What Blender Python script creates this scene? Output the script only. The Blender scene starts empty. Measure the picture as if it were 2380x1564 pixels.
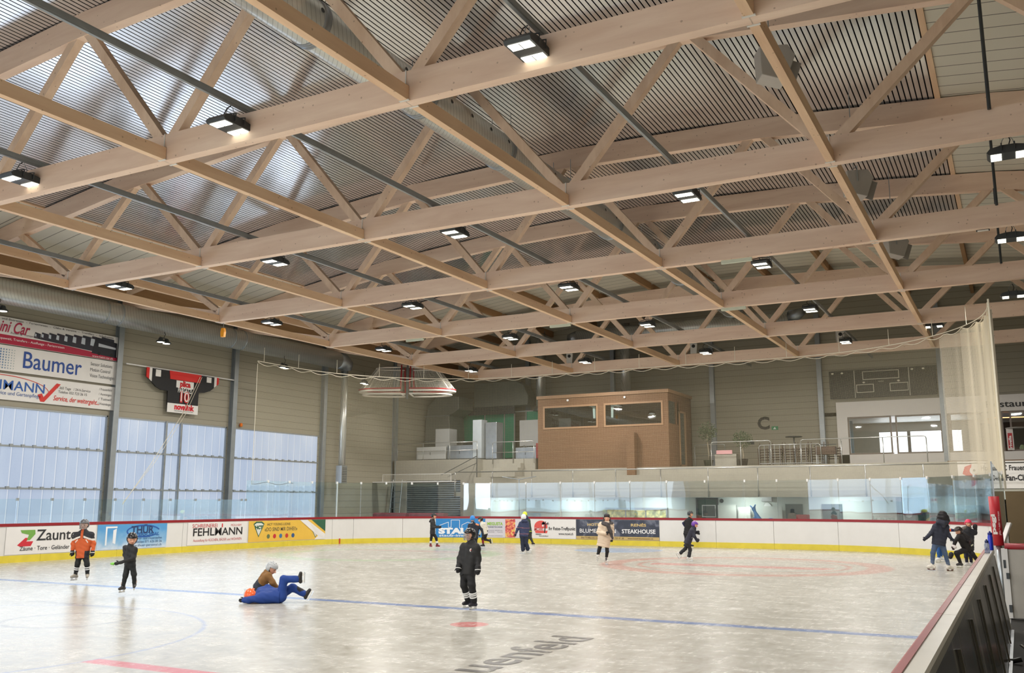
import bpy, math, random
import numpy as np
from mathutils import Vector, Matrix
random.seed(7)
C = bpy.context.scene.collection
PI = math.pi
# ------------------------------------------------------------------ camera, world, exposure
# axes: x across the hall (window wall at -33.3), y along the rink away from the camera, z up, ice at 0
cam_d = bpy.data.cameras.new('camera')
cam = bpy.data.objects.new('camera', cam_d); C.objects.link(cam)
YAW, PITCH, F_PX = -0.495, 0.1768, 2151.3
cam.location = (0, 0, 2.0)
cam.rotation_euler = (PI/2 + PITCH, 0, -YAW)
cam_d.sensor_fit = 'HORIZONTAL'; cam_d.sensor_width = 36.0
cam_d.lens = F_PX/2380*36.0
cam_d.clip_start = 0.05; cam_d.clip_end = 300
sc = bpy.context.scene
sc.camera = cam
sc.view_settings.view_transform = 'Standard'
sc.view_settings.look = 'None'
sc.view_settings.exposure = 0.38
sc.view_settings.gamma = 1.0
sc.cycles.max_bounces = 9; sc.cycles.diffuse_bounces = 5; sc.cycles.glossy_bounces = 4
sc.cycles.transparent_max_bounces = 24; sc.cycles.transmission_bounces = 6
sc.cycles.sample_clamp_indirect = 3.0
sc.cycles.caustics_reflective = False; sc.cycles.caustics_refractive = False
world = bpy.data.worlds.new('world'); sc.world = world; world.use_nodes = True
world.node_tree.nodes['Background'].inputs[0].default_value = (.6, .7, .85, 1)
world.node_tree.nodes['Background'].inputs[1].default_value = 1.0
WIN_E = 1.25          # daylight through the translucent window wall
LAMP_W = 250.0        # each floodlight under the roof

def area_light(name, loc, rot, sx, sy, power, col=(1, 1, 1)):
    d = bpy.data.lights.new(name, 'AREA'); d.shape = 'RECTANGLE'; d.size = sx; d.size_y = sy
    d.energy = power; d.color = col
    o = bpy.data.objects.new(name, d); C.objects.link(o); o.location = loc; o.rotation_euler = rot
    return o
# daylight entering through the window wall and the glazed end wall behind the camera
area_light('daylight_window_wall', (-33.0, 12, 3.3), (0, -PI/2, 0), 4.2, 54, 950, (.78, .88, 1))
for x_, w_ in ((-20.2, 2.0), (-16.35, 3.9), (-11.4, 5.0), (-5.95, 2.9)):
    area_light('daylight_end_wall', (x_, -19.6, 3.3), (PI/2, 0, 0), w_, 4.4, 60*w_, (.80, .89, 1))

# ------------------------------------------------------------------ material helpers
def lin(c):
    return tuple(((v/255/12.92) if v/255 <= .04045 else ((v/255+.055)/1.055)**2.4) for v in c)
class NT:
    def __init__(s, name):
        s.m = bpy.data.materials.new(name); s.m.use_nodes = True
        s.t = s.m.node_tree; s.t.nodes.clear()
        s.out = s.t.nodes.new('ShaderNodeOutputMaterial')
    def n(s, typ, **kw):
        nd = s.t.nodes.new(typ)
        for k, v in kw.items(): setattr(nd, k, v)
        return nd
    def l(s, a, b): s.t.links.new(a, b)
    def put(s, sock, v):
        if v is None: return
        if isinstance(v, bpy.types.NodeSocket): s.l(v, sock)
        elif isinstance(v, (tuple, list)) and len(v) == 3 and len(sock.default_value) == 4: sock.default_value = (*v, 1)
        else: sock.default_value = v
    def math(s, op, a, b=None, c=None, clamp=False):
        nd = s.n('ShaderNodeMath', operation=op); nd.use_clamp = clamp
        for i, v in enumerate((a, b, c)):
            if v is not None: s.put(nd.inputs[i], v)
        return nd.outputs[0]
    def mix(s, f, a, b):
        nd = s.n('ShaderNodeMix', data_type='RGBA')
        s.put(nd.inputs[0], f); s.put(nd.inputs[6], a); s.put(nd.inputs[7], b)
        return nd.outputs[2]
    def pos(s):
        g = s.n('ShaderNodeNewGeometry'); x = s.n('ShaderNodeSeparateXYZ'); s.l(g.outputs['Position'], x.inputs[0])
        return x.outputs[0], x.outputs[1], x.outputs[2], g.outputs['Position']
    def mapping(s, vec, scale, rot=(0, 0, 0)):
        mp = s.n('ShaderNodeMapping'); s.l(vec, mp.inputs[0]); mp.inputs['Scale'].default_value = scale; mp.inputs['Rotation'].default_value = rot
        return mp.outputs[0]
    def noise(s, vec, scale=1, detail=3, rough=.5, dist=0):
        nd = s.n('ShaderNodeTexNoise'); s.l(vec, nd.inputs['Vector']) if vec else None
        nd.inputs['Scale'].default_value = scale; nd.inputs['Detail'].default_value = detail
        nd.inputs['Roughness'].default_value = rough; nd.inputs['Distortion'].default_value = dist
        return nd.outputs[0]
    def ramp(s, f, stops):
        nd = s.n('ShaderNodeValToRGB'); s.l(f, nd.inputs[0]); e = nd.color_ramp.elements
        while len(e) < len(stops): e.new(.5)
        for i, (p, c) in enumerate(stops):
            e[i].position = p; e[i].color = (*c, 1) if len(c) == 3 else c
        return nd.outputs[0]
    def bsdf(s, col, rough=.6, metal=0, spec=None, bump=None, bstr=.2, bdist=.02, emis=None, estr=0, coat=0):
        p = s.n('ShaderNodeBsdfPrincipled')
        s.put(p.inputs['Base Color'], col); s.put(p.inputs['Roughness'], rough); s.put(p.inputs['Metallic'], metal)
        if spec is not None: p.inputs['Specular IOR Level'].default_value = spec
        if coat: p.inputs['Coat Weight'].default_value = coat; p.inputs['Coat Roughness'].default_value = .15
        if emis is not None: s.put(p.inputs['Emission Color'], emis); p.inputs['Emission Strength'].default_value = estr
        if bump is not None:
            b = s.n('ShaderNodeBump'); b.inputs['Strength'].default_value = bstr; b.inputs['Distance'].default_value = bdist
            s.l(bump, b.inputs['Height']); s.l(b.outputs[0], p.inputs['Normal'])
        s.l(p.outputs[0], s.out.inputs[0]); return p
_cache = {}
def flat(rgb, rough=.6, metal=0, var=.06, name=None, spec=None):
    """plain surface with a little procedural mottling; rgb in sRGB 0-255"""
    key = (tuple(rgb), rough, metal, var, spec)
    if key in _cache: return _cache[key]
    t = NT(name or 'surface'); c = lin(rgb)
    g = t.n('ShaderNodeTexCoord'); nz = t.noise(g.outputs['Object'], 3.0, 4)
    col = t.mix(nz, tuple(v*(1-var*1.6) for v in c), tuple(min(1, v*(1+var*1.6)) for v in c))
    t.bsdf(col, rough, metal, spec=spec)
    _cache[key] = t.m; return t.m
def emit(rgb, strength):
    t = NT('glow'); e = t.n('ShaderNodeEmission'); e.inputs[0].default_value = (*lin(rgb), 1); e.inputs[1].default_value = strength
    t.l(e.outputs[0], t.out.inputs[0]); return t.m
def wood(name, ca, cb, stretch, knots=True, planks=None):
    t = NT(name); x, y, z, P = t.pos()
    v = t.mapping(P, stretch)
    g1 = t.noise(v, 3.2, 5, .6, .4)
    g2 = t.noise(P, .35, 2)
    col = t.mix(t.math('ADD', t.math('SUBTRACT', t.math('MULTIPLY', g1, 1.7), .4), t.math('MULTIPLY', g2, .25), clamp=True), lin(ca), lin(cb))
    if knots:
        vo = t.n('ShaderNodeTexVoronoi', feature='F1'); t.l(P, vo.inputs['Vector']); vo.inputs['Scale'].default_value = 5.0
        k = t.math('LESS_THAN', t.math('ADD', vo.outputs['Distance'], t.math('MULTIPLY', g1, .10)), .145)
        col = t.mix(t.math('MULTIPLY', k, .42), col, lin((120, 82, 56)))
    if planks:
        fr = t.math('FRACT', t.math('DIVIDE', z, planks)); ln = t.math('LESS_THAN', fr, .08)
        col = t.mix(t.math('MULTIPLY', ln, .45), col, lin((90, 60, 38)))
    t.bsdf(col, .62, spec=.3, bump=g1, bstr=.08)
    return t.m
M = {}
M['wood_x'] = wood('glulam_wood', (220, 187, 163), (248, 224, 202), (.12, 1, 1))
M['wood_y'] = wood('glulam_wood_ties', (216, 177, 142), (243, 213, 178), (1, .12, 1))
M['wood_d'] = wood('glulam_wood_braces', (216, 185, 158), (244, 219, 194), (1, 1, .3))
M['wood_brown'] = wood('brown_timber', (150, 116, 82), (176, 140, 102), (1, .12, 1))
M['wood_cabin'] = wood('larch_cladding', (106, 78, 55), (122, 92, 66), (.15, .3, 3), knots=False, planks=.115)
M['white_plate'] = flat((225, 222, 214), .5)
M['steel'] = flat((150, 156, 158), .42, .45, .1)
M['galv'] = flat((158, 164, 168), .35, .85, .14)
M['dark_steel'] = flat((70, 74, 76), .5, .5)
M['black'] = flat((22, 22, 24), .5)
M['railing'] = flat((182, 184, 182), .3, .8)
M['white_metal'] = flat((226, 226, 224), .45)
M['rope'] = flat((215, 208, 188), .8)
# siding with horizontal seams
def siding(name, ca, cb, pitch, wid=.045, axis='z', dark=.55):
    t = NT(name); x, y, z, P = t.pos(); a = {'x': x, 'y': y, 'z': z}[axis]
    n1 = t.noise(P, .25, 3); n2 = t.noise(P, 40, 2)
    col = t.mix(t.math('ADD', t.math('MULTIPLY', n1, .8), t.math('MULTIPLY', n2, .2)), lin(ca), lin(cb))
    ln = t.math('LESS_THAN', t.math('FRACT', t.math('DIVIDE', a, pitch)), wid)
    col = t.mix(t.math('MULTIPLY', ln, dark), col, lin((40, 38, 34)))
    t.bsdf(col, .7, spec=.25, bump=t.math('MULTIPLY', ln, -1), bstr=.4, bdist=.02)
    return t.m
M['siding'] = siding('cream_siding', (150, 145, 129), (163, 158, 142), .34)
M['roof_panel'] = siding('roof_panels', (208, 204, 188), (220, 216, 202), .62, .05, 'y', .8)
def concrete(name, ca, cb):
    t = NT(name); x, y, z, P = t.pos()
    n1 = t.noise(P, .6, 6, .6); n2 = t.noise(P, 9, 4)
    col = t.mix(t.math('ADD', t.math('MULTIPLY', n1, .75), t.math('MULTIPLY', n2, .25)), lin(ca), lin(cb))
    t.bsdf(col, .8, spec=.25, bump=n2, bstr=.1); return t.m
M['concrete'] = concrete('grey_concrete', (140, 137, 126), (176, 172, 160))
M['concrete_pale'] = concrete('pale_painted_concrete', (186, 194, 188), (205, 211, 205))
M['dark_floor'] = concrete('dark_rubber_floor', (30, 29, 27), (44, 43, 40))
# silver foil planks of the ceiling
def foil():
    t = NT('silver_foil_ceiling'); x, y, z, P = t.pos()
    n1 = t.noise(t.mapping(P, (2.2, .45, 1)), 1.1, 4, .55); n2 = t.noise(t.mapping(P, (5, .8, 1)), 2.0, 3)
    col = t.mix(n1, lin((222, 221, 220)), lin((243, 243, 246)))
    pb = t.bsdf(col, t.math('ADD', .13, t.math('MULTIPLY', n2, .10)), .80)
    tg = t.n('ShaderNodeCombineXYZ'); tg.inputs[0].default_value = 1; t.l(tg.outputs[0], pb.inputs['Tangent']); pb.inputs['Anisotropic'].default_value = .7
    return t.m
M['foil'] = foil()
M['ceil_back'] = flat((20, 17, 15), .9)
def spiral():
    t = NT('spiral_duct_zinc'); x, y, z, P = t.pos()
    n1 = t.noise(P, 1.2, 4)
    fr = t.math('FRACT', t.math('DIVIDE', t.math('ADD', t.math('ADD', x, y), t.math('MULTIPLY', z, .25)), .14)); ln = t.math('LESS_THAN', fr, .14)
    col = t.mix(n1, lin((190, 193, 188)), lin((226, 228, 224)))
    col = t.mix(t.math('MULTIPLY', ln, .35), col, lin((70, 72, 72)))
    t.bsdf(col, .33, .72, bump=ln, bstr=.3); return t.m
M['duct'] = spiral()
def window_mat():
    t = NT('backlit_polycarbonate'); x, y, z, P = t.pos()
    n1 = t.noise(t.mapping(P, (1, .5, .18)), 1.6, 3, .5); n2 = t.noise(P, 14, 2)
    f = t.math('ADD', t.math('MULTIPLY', n1, .85), t.math('MULTIPLY', n2, .15))
    col = t.ramp(f, [(.3, lin((184, 199, 226))), (.55, lin((200, 214, 236))), (.75, lin((226, 234, 247)))])
    ribf = t.math('FRACT', t.math('DIVIDE', t.math('ADD', y, x), .475))
    rib = t.math('LESS_THAN', ribf, .07); rib2 = t.math('LESS_THAN', t.math('ABSOLUTE', t.math('SUBTRACT', ribf, .12)), .022)
    col = t.mix(t.math('MULTIPLY', rib, .7), col, lin((252, 253, 255)))
    col = t.mix(t.math('MULTIPLY', rib2, .4), col, lin((120, 140, 180)))
    t.bsdf(lin((80, 90, 100)), .35, emis=col, estr=.45*WIN_E); return t.m
M['window'] = window_mat()
def glass(name, refl, tint, film=0.0, filmcol=(200, 215, 212), fk=.8):
    t = NT(name)
    tr = t.n('ShaderNodeBsdfTransparent'); tr.inputs[0].default_value = (*tint, 1)
    gl = t.n('ShaderNodeBsdfGlossy'); gl.inputs['Roughness'].default_value = .015; gl.inputs[0].default_value = (.92, .97, 1, 1)
    x, y, z, P = t.pos(); nz = t.noise(t.mapping(P, (1, 1, .8)), .7, 1)
    b = t.n('ShaderNodeBump'); b.inputs['Strength'].default_value = .08; b.inputs['Distance'].default_value = .06; t.l(nz, b.inputs['Height']); t.l(b.outputs[0], gl.inputs['Normal'])
    lw = t.n('ShaderNodeFresnel'); lw.inputs[0].default_value = 1.5
    f = t.math('ADD', t.math('MULTIPLY', lw.outputs[0], fk), refl, clamp=True)
    mx = t.n('ShaderNodeMixShader'); t.l(f, mx.inputs[0]); t.l(tr.outputs[0], mx.inputs[1]); t.l(gl.outputs[0], mx.inputs[2])
    last = mx
    if film:
        df = t.n('ShaderNodeBsdfDiffuse'); df.inputs[0].default_value = (*lin(filmcol), 1)
        m2 = t.n('ShaderNodeMixShader'); m2.inputs[0].default_value = film; t.l(mx.outputs[0], m2.inputs[1]); t.l(df.outputs[0], m2.inputs[2]); last = m2
    t.l(last.outputs[0], t.out.inputs[0]); return t.m
M['glass_far'] = glass('rink_glass', .06, (.965, .985, .98), .008)
M['glass_left'] = glass('rink_glass_low', .0, (.93, .98, .98), .008, fk=.35)
M['glass_room'] = glass('room_glass', .03, (.92, .95, .95))
M['cap_white'] = flat((205, 202, 192), .30, 0, .10)
def boardmat():
    t = NT('scuffed_white_board'); x, y, z, P = t.pos()
    n1 = t.noise(P, 1.5, 5, .6); n2 = t.noise(t.mapping(P, (1.5, 1.5, 6)), 6, 5, .7, .8)
    col = t.mix(n1, lin((208, 207, 204)), lin((222, 221, 219)))
    sc_ = t.math('GREATER_THAN', n2, .69)
    low = t.math('LESS_THAN', z, .55)
    col = t.mix(t.math('MULTIPLY', sc_, t.math('ADD', .12, t.math('MULTIPLY', low, .3))), col, lin((120, 116, 112)))
    t.bsdf(col, .38); return t.m
M['board'] = boardmat()
M['kick'] = flat((214, 196, 62), .4, 0, .12)
M['redcap'] = flat((138, 24, 34), .35)
def smear():
    t = NT('dark_glass_backing'); x, y, z, P = t.pos()
    n1 = t.noise(t.mapping(P, (1, 1.6, .12)), 2.2, 3)
    col = t.ramp(n1, [(.4, lin((46, 45, 42))), (.62, lin((74, 72, 67))), (.7, lin((150, 146, 136)))])
    t.bsdf(col, .22); return t.m
M['outer'] = smear()

# ice with the rink markings frozen into it
def ice():
    t = NT('scraped_ice'); x, y, z, P = t.pos()
    def sub(a, v): return t.math('SUBTRACT', a, v)
    def band(a, c, w, s=.03):   # soft band around c
        d = t.math('ABSOLUTE', sub(a, c)); return t.math('DIVIDE', sub(w/2+s, d), s*2, clamp=True)
    def rad(cx, cy): 
        return t.math('SQRT', t.math('ADD', t.math('POWER', sub(x, cx), 2), t.math('POWER', sub(y, cy), 2)))
    # the scraping of the blades, three directions
    n1 = t.noise(t.mapping(P, (1.0, 1.5, 1), (0, 0, .5)), .8, 7, .60, 2.2)
    n2 = t.noise(t.mapping(P, (1.0, 3.2, 1), (0, 0, 1.0)), 1.3, 6, .62, 3.0)
    n3 = t.noise(t.mapping(P, (3.0, .9, 1), (0, 0, -.5)), 1.2, 6, .62, 3.0)
    f = t.math('ADD', t.math('MULTIPLY', n1, .40), t.math('ADD', t.math('MULTIPLY', n2, .32), t.math('MULTIPLY', n3, .28)))
    col = t.ramp(f, [(.34, lin((152, 148, 138))), (.46, lin((174, 171, 162))), (.57, lin((192, 190, 182))), (.70, lin((222, 221, 217)))])
    sw = t.math('DIVIDE', sub(f, .5), .16, clamp=True)       # snow dust on top hides the paint
    def paint(col, mask, rgb, k):
        kk = t.math('MULTIPLY', mask, t.math('MULTIPLY', t.math('SUBTRACT', 1, t.math('MULTIPLY', sw, .7)), k))
        return t.mix(kk, col, lin(rgb))
    col = paint(col, band(y, 15.6, .30), (70, 105, 165), .85)
    rc = rad(-15.0, 8.4); ring = band(rc, 4.35, .06, .03)
    col = paint(col, ring, (95, 120, 180), .5)
    outr = t.math('GREATER_THAN', rc, 4.35)
    col = paint(col, t.math('MULTIPLY', band(y, 8.35, .28), outr), (200, 60, 78), .8)
    col = paint(col, t.math('LESS_THAN', rad(-8.2, 13.7), .32), (192, 72, 76), .75)
    rl = rad(-14.6, 10.9)
    col = paint(col, band(rl, 1.0, .10, .05), (90, 92, 110), .4)
    col = paint(col, t.math('MULTIPLY', band(y, 12.6, .22, .1), t.math('LESS_THAN', t.math('ABSOLUTE', sub(x, -16.4)), 1.6)), (90, 92, 110), .4)
    r1 = rad(-8.0, 30.3)
    col = paint(col, band(r1, 4.15, .75, .08), (190, 120, 108), .50)
    col = paint(col, band(r1, 3.25, .16, .05), (185, 110, 100), .5)
    col = paint(col, t.math('MULTIPLY', band(y, 29.8, .9, .25), t.math('LESS_THAN', r1, 2.9)), (200, 80, 82), .5)
    r2 = rad(-22.0, 30.3)
    col = paint(col, band(r2, 4.1, .9, .2), (150, 185, 140), .45)
    col = paint(col, t.math('MULTIPLY', band(y, 32.6, .5, .2), t.math('LESS_THAN', r2, 4.0)), (200, 130, 130), .35)
    cr = rad(-15.0, 37.2)
    col = paint(col, t.math('LESS_THAN', cr, 1.85), (120, 165, 215), .55)
    col = paint(col, band(y, 37.25, .07), (200, 60, 70), .6)
    rough = t.math('ADD', .13, t.math('MULTIPLY', f, .26))
    t.bsdf(col, rough, 0, spec=.32, bump=f, bstr=.12, bdist=.02)
    return t.m
M['ice'] = ice()
def netmat(name, w, cell, col, op):
    t = NT(name); uv = t.n('ShaderNodeUVMap'); s = t.n('ShaderNodeSeparateXYZ'); t.l(uv.outputs[0], s.inputs[0])
    g = t.n('ShaderNodeNewGeometry'); dp = t.n('ShaderNodeVectorMath', operation='DOT_PRODUCT'); t.l(g.outputs['Incoming'], dp.inputs[0]); t.l(g.outputs['Normal'], dp.inputs[1])
    we = t.math('DIVIDE', w, t.math('MAXIMUM', t.math('ABSOLUTE', dp.outputs['Value']), .06))
    a = t.math('LESS_THAN', t.math('FRACT', t.math('DIVIDE', s.outputs[0], cell)), we)
    b = t.math('LESS_THAN', t.math('FRACT', t.math('DIVIDE', s.outputs[1], cell)), w)
    f = t.math('MULTIPLY', t.math('MAXIMUM', a, b), op)   # the cords are round, so they close up when seen along the net
    tr = t.n('ShaderNodeBsdfTransparent'); df = t.n('ShaderNodeBsdfDiffuse'); df.inputs[0].default_value = (*lin(col), 1)
    mx = t.n('ShaderNodeMixShader'); t.l(f, mx.inputs[0]); t.l(tr.outputs[0], mx.inputs[1]); t.l(df.outputs[0], mx.inputs[2])
    t.l(mx.outputs[0], t.out.inputs[0]); return t.m
M['net'] = netmat('knotted_net', .036, .045, (214, 204, 172), 1.0)
M['net_gathered'] = netmat('gathered_net', .15, .045, (208, 200, 182), 1.0)
M['goalnet'] = netmat('goal_net', .08, .06, (225, 222, 210), 1.0)

# ------------------------------------------------------------------ mesh helpers
class MB:
    def __init__(s): s.v = []; s.f = []; s.mi = []; s.uv = None; s.mats = []
    def add(s, vs, fs, mi=0):
        b = len(s.v); s.v += [tuple(map(float, p)) for p in vs]; s.f += [tuple(b+i for i in f) for f in fs]; s.mi += [mi]*len(fs); return s
    def box(s, x0, x1, y0, y1, z0, z1, mi=0):
        vs = [(x, y, z) for z in (z0, z1) for y in (y0, y1) for x in (x0, x1)]
        return s.add(vs, [(0, 2, 3, 1), (4, 5, 7, 6), (0, 1, 5, 4), (2, 6, 7, 3), (0, 4, 6, 2), (1, 3, 7, 5)], mi)
    def cbox(s, cx, cy, cz, sx, sy, sz, mi=0): return s.box(cx-sx/2, cx+sx/2, cy-sy/2, cy+sy/2, cz-sz/2, cz+sz/2, mi)
    def beam(s, a, b, w, h, mi=0, up=(0, 0, 1)):
        a = Vector(a); b = Vector(b); d = (b-a).normalized(); u = Vector(up)
        if abs(d.dot(u)) > .98: u = Vector((1, 0, 0))
        r = d.cross(u).normalized(); u = r.cross(d).normalized()
        vs = [p + r*sx*w/2 + u*sz*h/2 for p in (a, b) for sz in (-1, 1) for sx in (-1, 1)]
        return s.add(vs, [(0, 1, 3, 2), (4, 6, 7, 5), (0, 4, 5, 1), (2, 3, 7, 6), (0, 2, 6, 4), (1, 5, 7, 3)], mi)
    def tube(s, pts, r, n=8, mi=0, cap=True, closed=False):
        pts = [Vector(p) for p in pts]; N = len(pts); rings = []; rs = r if isinstance(r, (list, tuple)) else [r]*N
        ref = None
        for i, p in enumerate(pts):
            if closed: d = pts[(i+1) % N]-pts[i-1]
            else: d = pts[min(i+1, N-1)]-pts[max(i-1, 0)]
            d.normalize()
            if ref is None: ref = Vector((0, 0, 1)) if abs(d.z) < .9 else Vector((1, 0, 0))
            x = (ref - d*ref.dot(d))
            if x.length < 1e-4: x = d.orthogonal()
            x.normalize(); ref = x; y = d.cross(x)
            rings.append([p + (x*math.cos(2*PI*k/n) + y*math.sin(2*PI*k/n))*rs[i] for k in range(n)])
        vs = [q for ring in rings for q in ring]; fs = []
        for i in range(N if closed else N-1):
            j = (i+1) % N
            for k in range(n): fs.append((i*n+k, i*n+(k+1) % n, j*n+(k+1) % n, j*n+k))
        if cap and not closed: fs += [tuple(range(n))[::-1], tuple((N-1)*n+k for k in range(n))]
        return s.add(vs, fs, mi)
    def prism(s, poly, fn, d0, d1, mi=0):
        """poly: 2-D outline, fn(a, b, depth) -> point"""
        n = len(poly); vs = [fn(a, b, d0) for a, b in poly] + [fn(a, b, d1) for a, b in poly]
        fs = [tuple(range(n)), tuple(range(2*n-1, n-1, -1))] + [(i, i+n, (i+1) % n+n, (i+1) % n) for i in range(n)]
        return s.add(vs, fs, mi)
    def lathe(s, c, prof, n=16, axis='z', mi=0):
        vs = []; fs = []
        for r, h in prof:
            for k in range(n):
                a = 2*PI*k/n; q = (r*math.cos(a), r*math.sin(a), h)
                if axis == 'y': q = (q[0], q[2], q[1])
                if axis == 'x': q = (q[2], q[0], q[1])
                vs.append((c[0]+q[0], c[1]+q[1], c[2]+q[2]))
        for i in range(len(prof)-1):
            for k in range(n): fs.append((i*n+k, i*n+(k+1) % n, (i+1)*n+(k+1) % n, (i+1)*n+k))
        fs += [tuple(range(n))[::-1], tuple((len(prof)-1)*n+k for k in range(n))]
        return s.add(vs, fs, mi)
    def build(s, name, mats, parent=None, smooth=False, label=None, bevel=0):
        me = bpy.data.meshes.new(name); me.from_pydata(s.v, [], s.f)
        if not isinstance(mats, (list, tuple)): mats = [mats]
        for m in mats: me.materials.append(m)
        me.polygons.foreach_set('material_index', s.mi)
        if smooth: me.polygons.foreach_set('use_smooth', [True]*len(me.polygons))
        if s.uv is not None:
            l = me.uv_layers.new(name='UVMap')
            for lp in me.loops: l.data[lp.index].uv = s.uv[lp.vertex_index]
        me.validate(); me.update()
        o = bpy.data.objects.new(name, me); C.objects.link(o)
        if parent: o.parent = parent
        if label: o['label'] = label
        if bevel:
            b = o.modifiers.new('bevel', 'BEVEL'); b.width = bevel; b.segments = 2; b.limit_method = 'ANGLE'
        return o
def origin(o, p):
    """move the object's origin to p without moving its surface"""
    p = Vector(p); o.data.transform(Matrix.Translation(-p)); o.location = p; return o
def tag(o, label=None, cat=None, group=None, kind=None):
    if label: o['label'] = label
    if cat: o['category'] = cat
    if group: o['group'] = group
    if kind: o['kind'] = kind
    return o
def thing(name, label, cat, loc=(0, 0, 0), rz=0, group=None):
    o = bpy.data.objects.new(name, None); C.objects.link(o); o.location = loc; o.rotation_euler = (0, 0, rz)
    o.empty_display_size = .2
    return tag(o, label, cat, group)
def struct(o, label=None, cat=None): return tag(o, label, cat, kind='structure')
def copy_tree(o, parent=None):
    c = o.copy(); C.objects.link(c)
    if parent: c.parent = parent
    for ch in list(o.children): copy_tree(ch, c)
    return c
def text_mb(s, size, bold=0, italic=0, align='CENTER', width=None, space=1.0):
    """lettering as flat triangles in its own plane: list of verts (a, b), faces; a along the line, b up"""
    cu = bpy.data.curves.new('lettering', 'FONT'); cu.body = s; cu.size = size; cu.offset = bold; cu.shear = italic
    cu.align_x = align; cu.align_y = 'CENTER'; cu.space_character = space; cu.resolution_u = 3
    o = bpy.data.objects.new('lettering', cu); C.objects.link(o)
    dg = bpy.context.evaluated_depsgraph_get(); me = bpy.data.meshes.new_from_object(o.evaluated_get(dg))
    vs = [(v.co.x, v.co.y) for v in me.vertices]; fs = [tuple(p.vertices) for p in me.polygons]
    bpy.data.objects.remove(o); bpy.data.curves.remove(cu); bpy.data.meshes.remove(me)
    if vs:
        mn = min(v[0] for v in vs); mx = max(v[0] for v in vs)
        k = (width/(mx-mn)) if width else 1
        vs = [(v[0]*k, v[1]) for v in vs]
    return vs, fs
def write(fn, s, a, b, size, mat, parent, bold=0, italic=0, align='CENTER', width=None, d=.012, name='lettering', label=None, rot=0):
    vs, fs = text_mb(s, size, bold, italic, align, width)
    if rot: c_, s_ = math.cos(rot), math.sin(rot); vs = [(x*c_-y*s_, x*s_+y*c_) for x, y in vs]
    m = MB(); m.add([fn(a+x, b+y, d) for x, y in vs], fs)
    return m.build(name, mat, parent, label=label)
def shape(fn, poly, mat, parent, name, d=.008, label=None):
    m = MB(); m.add([fn(a, b, d) for a, b in poly], [tuple(range(len(poly)))]); return m.build(name, mat, parent, label=label)
def disc(cx, cy, rx, ry, n=28, a0=0, a1=2*PI):
    return [(cx+rx*math.cos(a0+(a1-a0)*i/n), cy+ry*math.sin(a0+(a1-a0)*i/n)) for i in range(n)]
def ringpoly(fn, cx, cy, rx, ry, w, mat, parent, name, d=.01, n=40, a0=0, a1=2*PI):
    m = MB(); vs = []; fs = []
    for i in range(n+1):
        a = a0+(a1-a0)*i/n
        vs += [fn(cx+rx*math.cos(a), cy+ry*math.sin(a), d), fn(cx+(rx-w)*math.cos(a), cy+(ry-w)*math.sin(a), d)]
        if i: fs.append((2*i-2, 2*i-1, 2*i+1, 2*i))
    m.add(vs, fs); return m.build(name, mat, parent)
def strip(fn, a0, a1, b0, b1, n=1):
    vs = []; fs = []
    for i in range(n+1):
        a = a0+(a1-a0)*i/n; vs += [(a, b0), (a, b1)]
        if i: fs.append((2*i-2, 2*i, 2*i+1, 2*i-1))
    return vs, fs
# ------------------------------------------------------------------ grid of the hall
TV = {t: 12.81 + (t-1)*6.72 for t in range(-3, 9)}        # trusses stand at these y
RU = {r: -21.22 + (r-1)*6.108 for r in range(-1, 8)}      # tie-beam rows at these x
WL, WF, WE, WR = -33.3, 53.1, -20.0, 9.5                  # window wall, far wall, end wall, right wall
ORD = ['first', 'second', 'third', 'fourth', 'fifth', 'sixth', 'seventh', 'eighth', 'ninth', 'tenth', 'eleventh', 'twelfth']
def zb(x): return 12.72 - (x+12.2)**2/215.0               # underside of the arched top chord
def zr(x): return zb(x) + .62

# ------------------------------------------------------------------ floor, walls, roof
m = MB(); m.add([(-31.5, -18, 0), (-.3, -18, 0), (-.3, 43, 0), (-31.5, 43, 0)], [(0, 1, 2, 3)])
struct(m.build('floor', M['ice']), 'scraped white ice with faint painted lines and circles')
m = MB()
m.box(-.3, WR, WE, WF, -.2, -.004); m.box(WL, -31.3, WE, WF, -.2, -.004); m.box(-31.5, -.3, 41.9, WF, -.2, -.006)
struct(m.build('floor_walkway', M['dark_floor']))
m = MB()
m.box(WL-.3, WL, WE, WF, 5.55, 12.6); m.box(WL-.3, WL, WE, WF, 0, .9); m.box(WL-.3, WL, 39.69, WF, .9, 5.55)
for t in range(-3, 6): m.box(WL-.3, WL, TV[t]-.2, TV[t]+.2, .9, 5.55)
struct(m.build('wall_left', M['siding']))
m = MB(); m.box(WL, -7.87, WF, WF+.3, 0, 13.5); m.box(-7.87, 8.2, WF, WF+.3, 0, 4.5); m.box(-7.87, 8.2, WF, WF+.3, 6.52, 13.5); m.box(8.2, WR, WF, WF+.3, 0, 13.5); m.box(-3.2, -2.85, WF, WF+.3, 4.5, 6.52)
struct(m.build('wall_far', M['siding']))
m = MB(); m.box(WR, WR+.3, WE, WF, 0, 12.5); struct(m.build('wall_right', M['siding']))
m = MB(); m.box(WL, WR, WE-.3, WE, 5.6, 13.5); m.box(WL, WR, WE-.3, WE, 0, .9); m.box(2, WR, WE-.3, WE, .9, 5.6)
struct(m.build('wall_behind', M['siding']))
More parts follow.
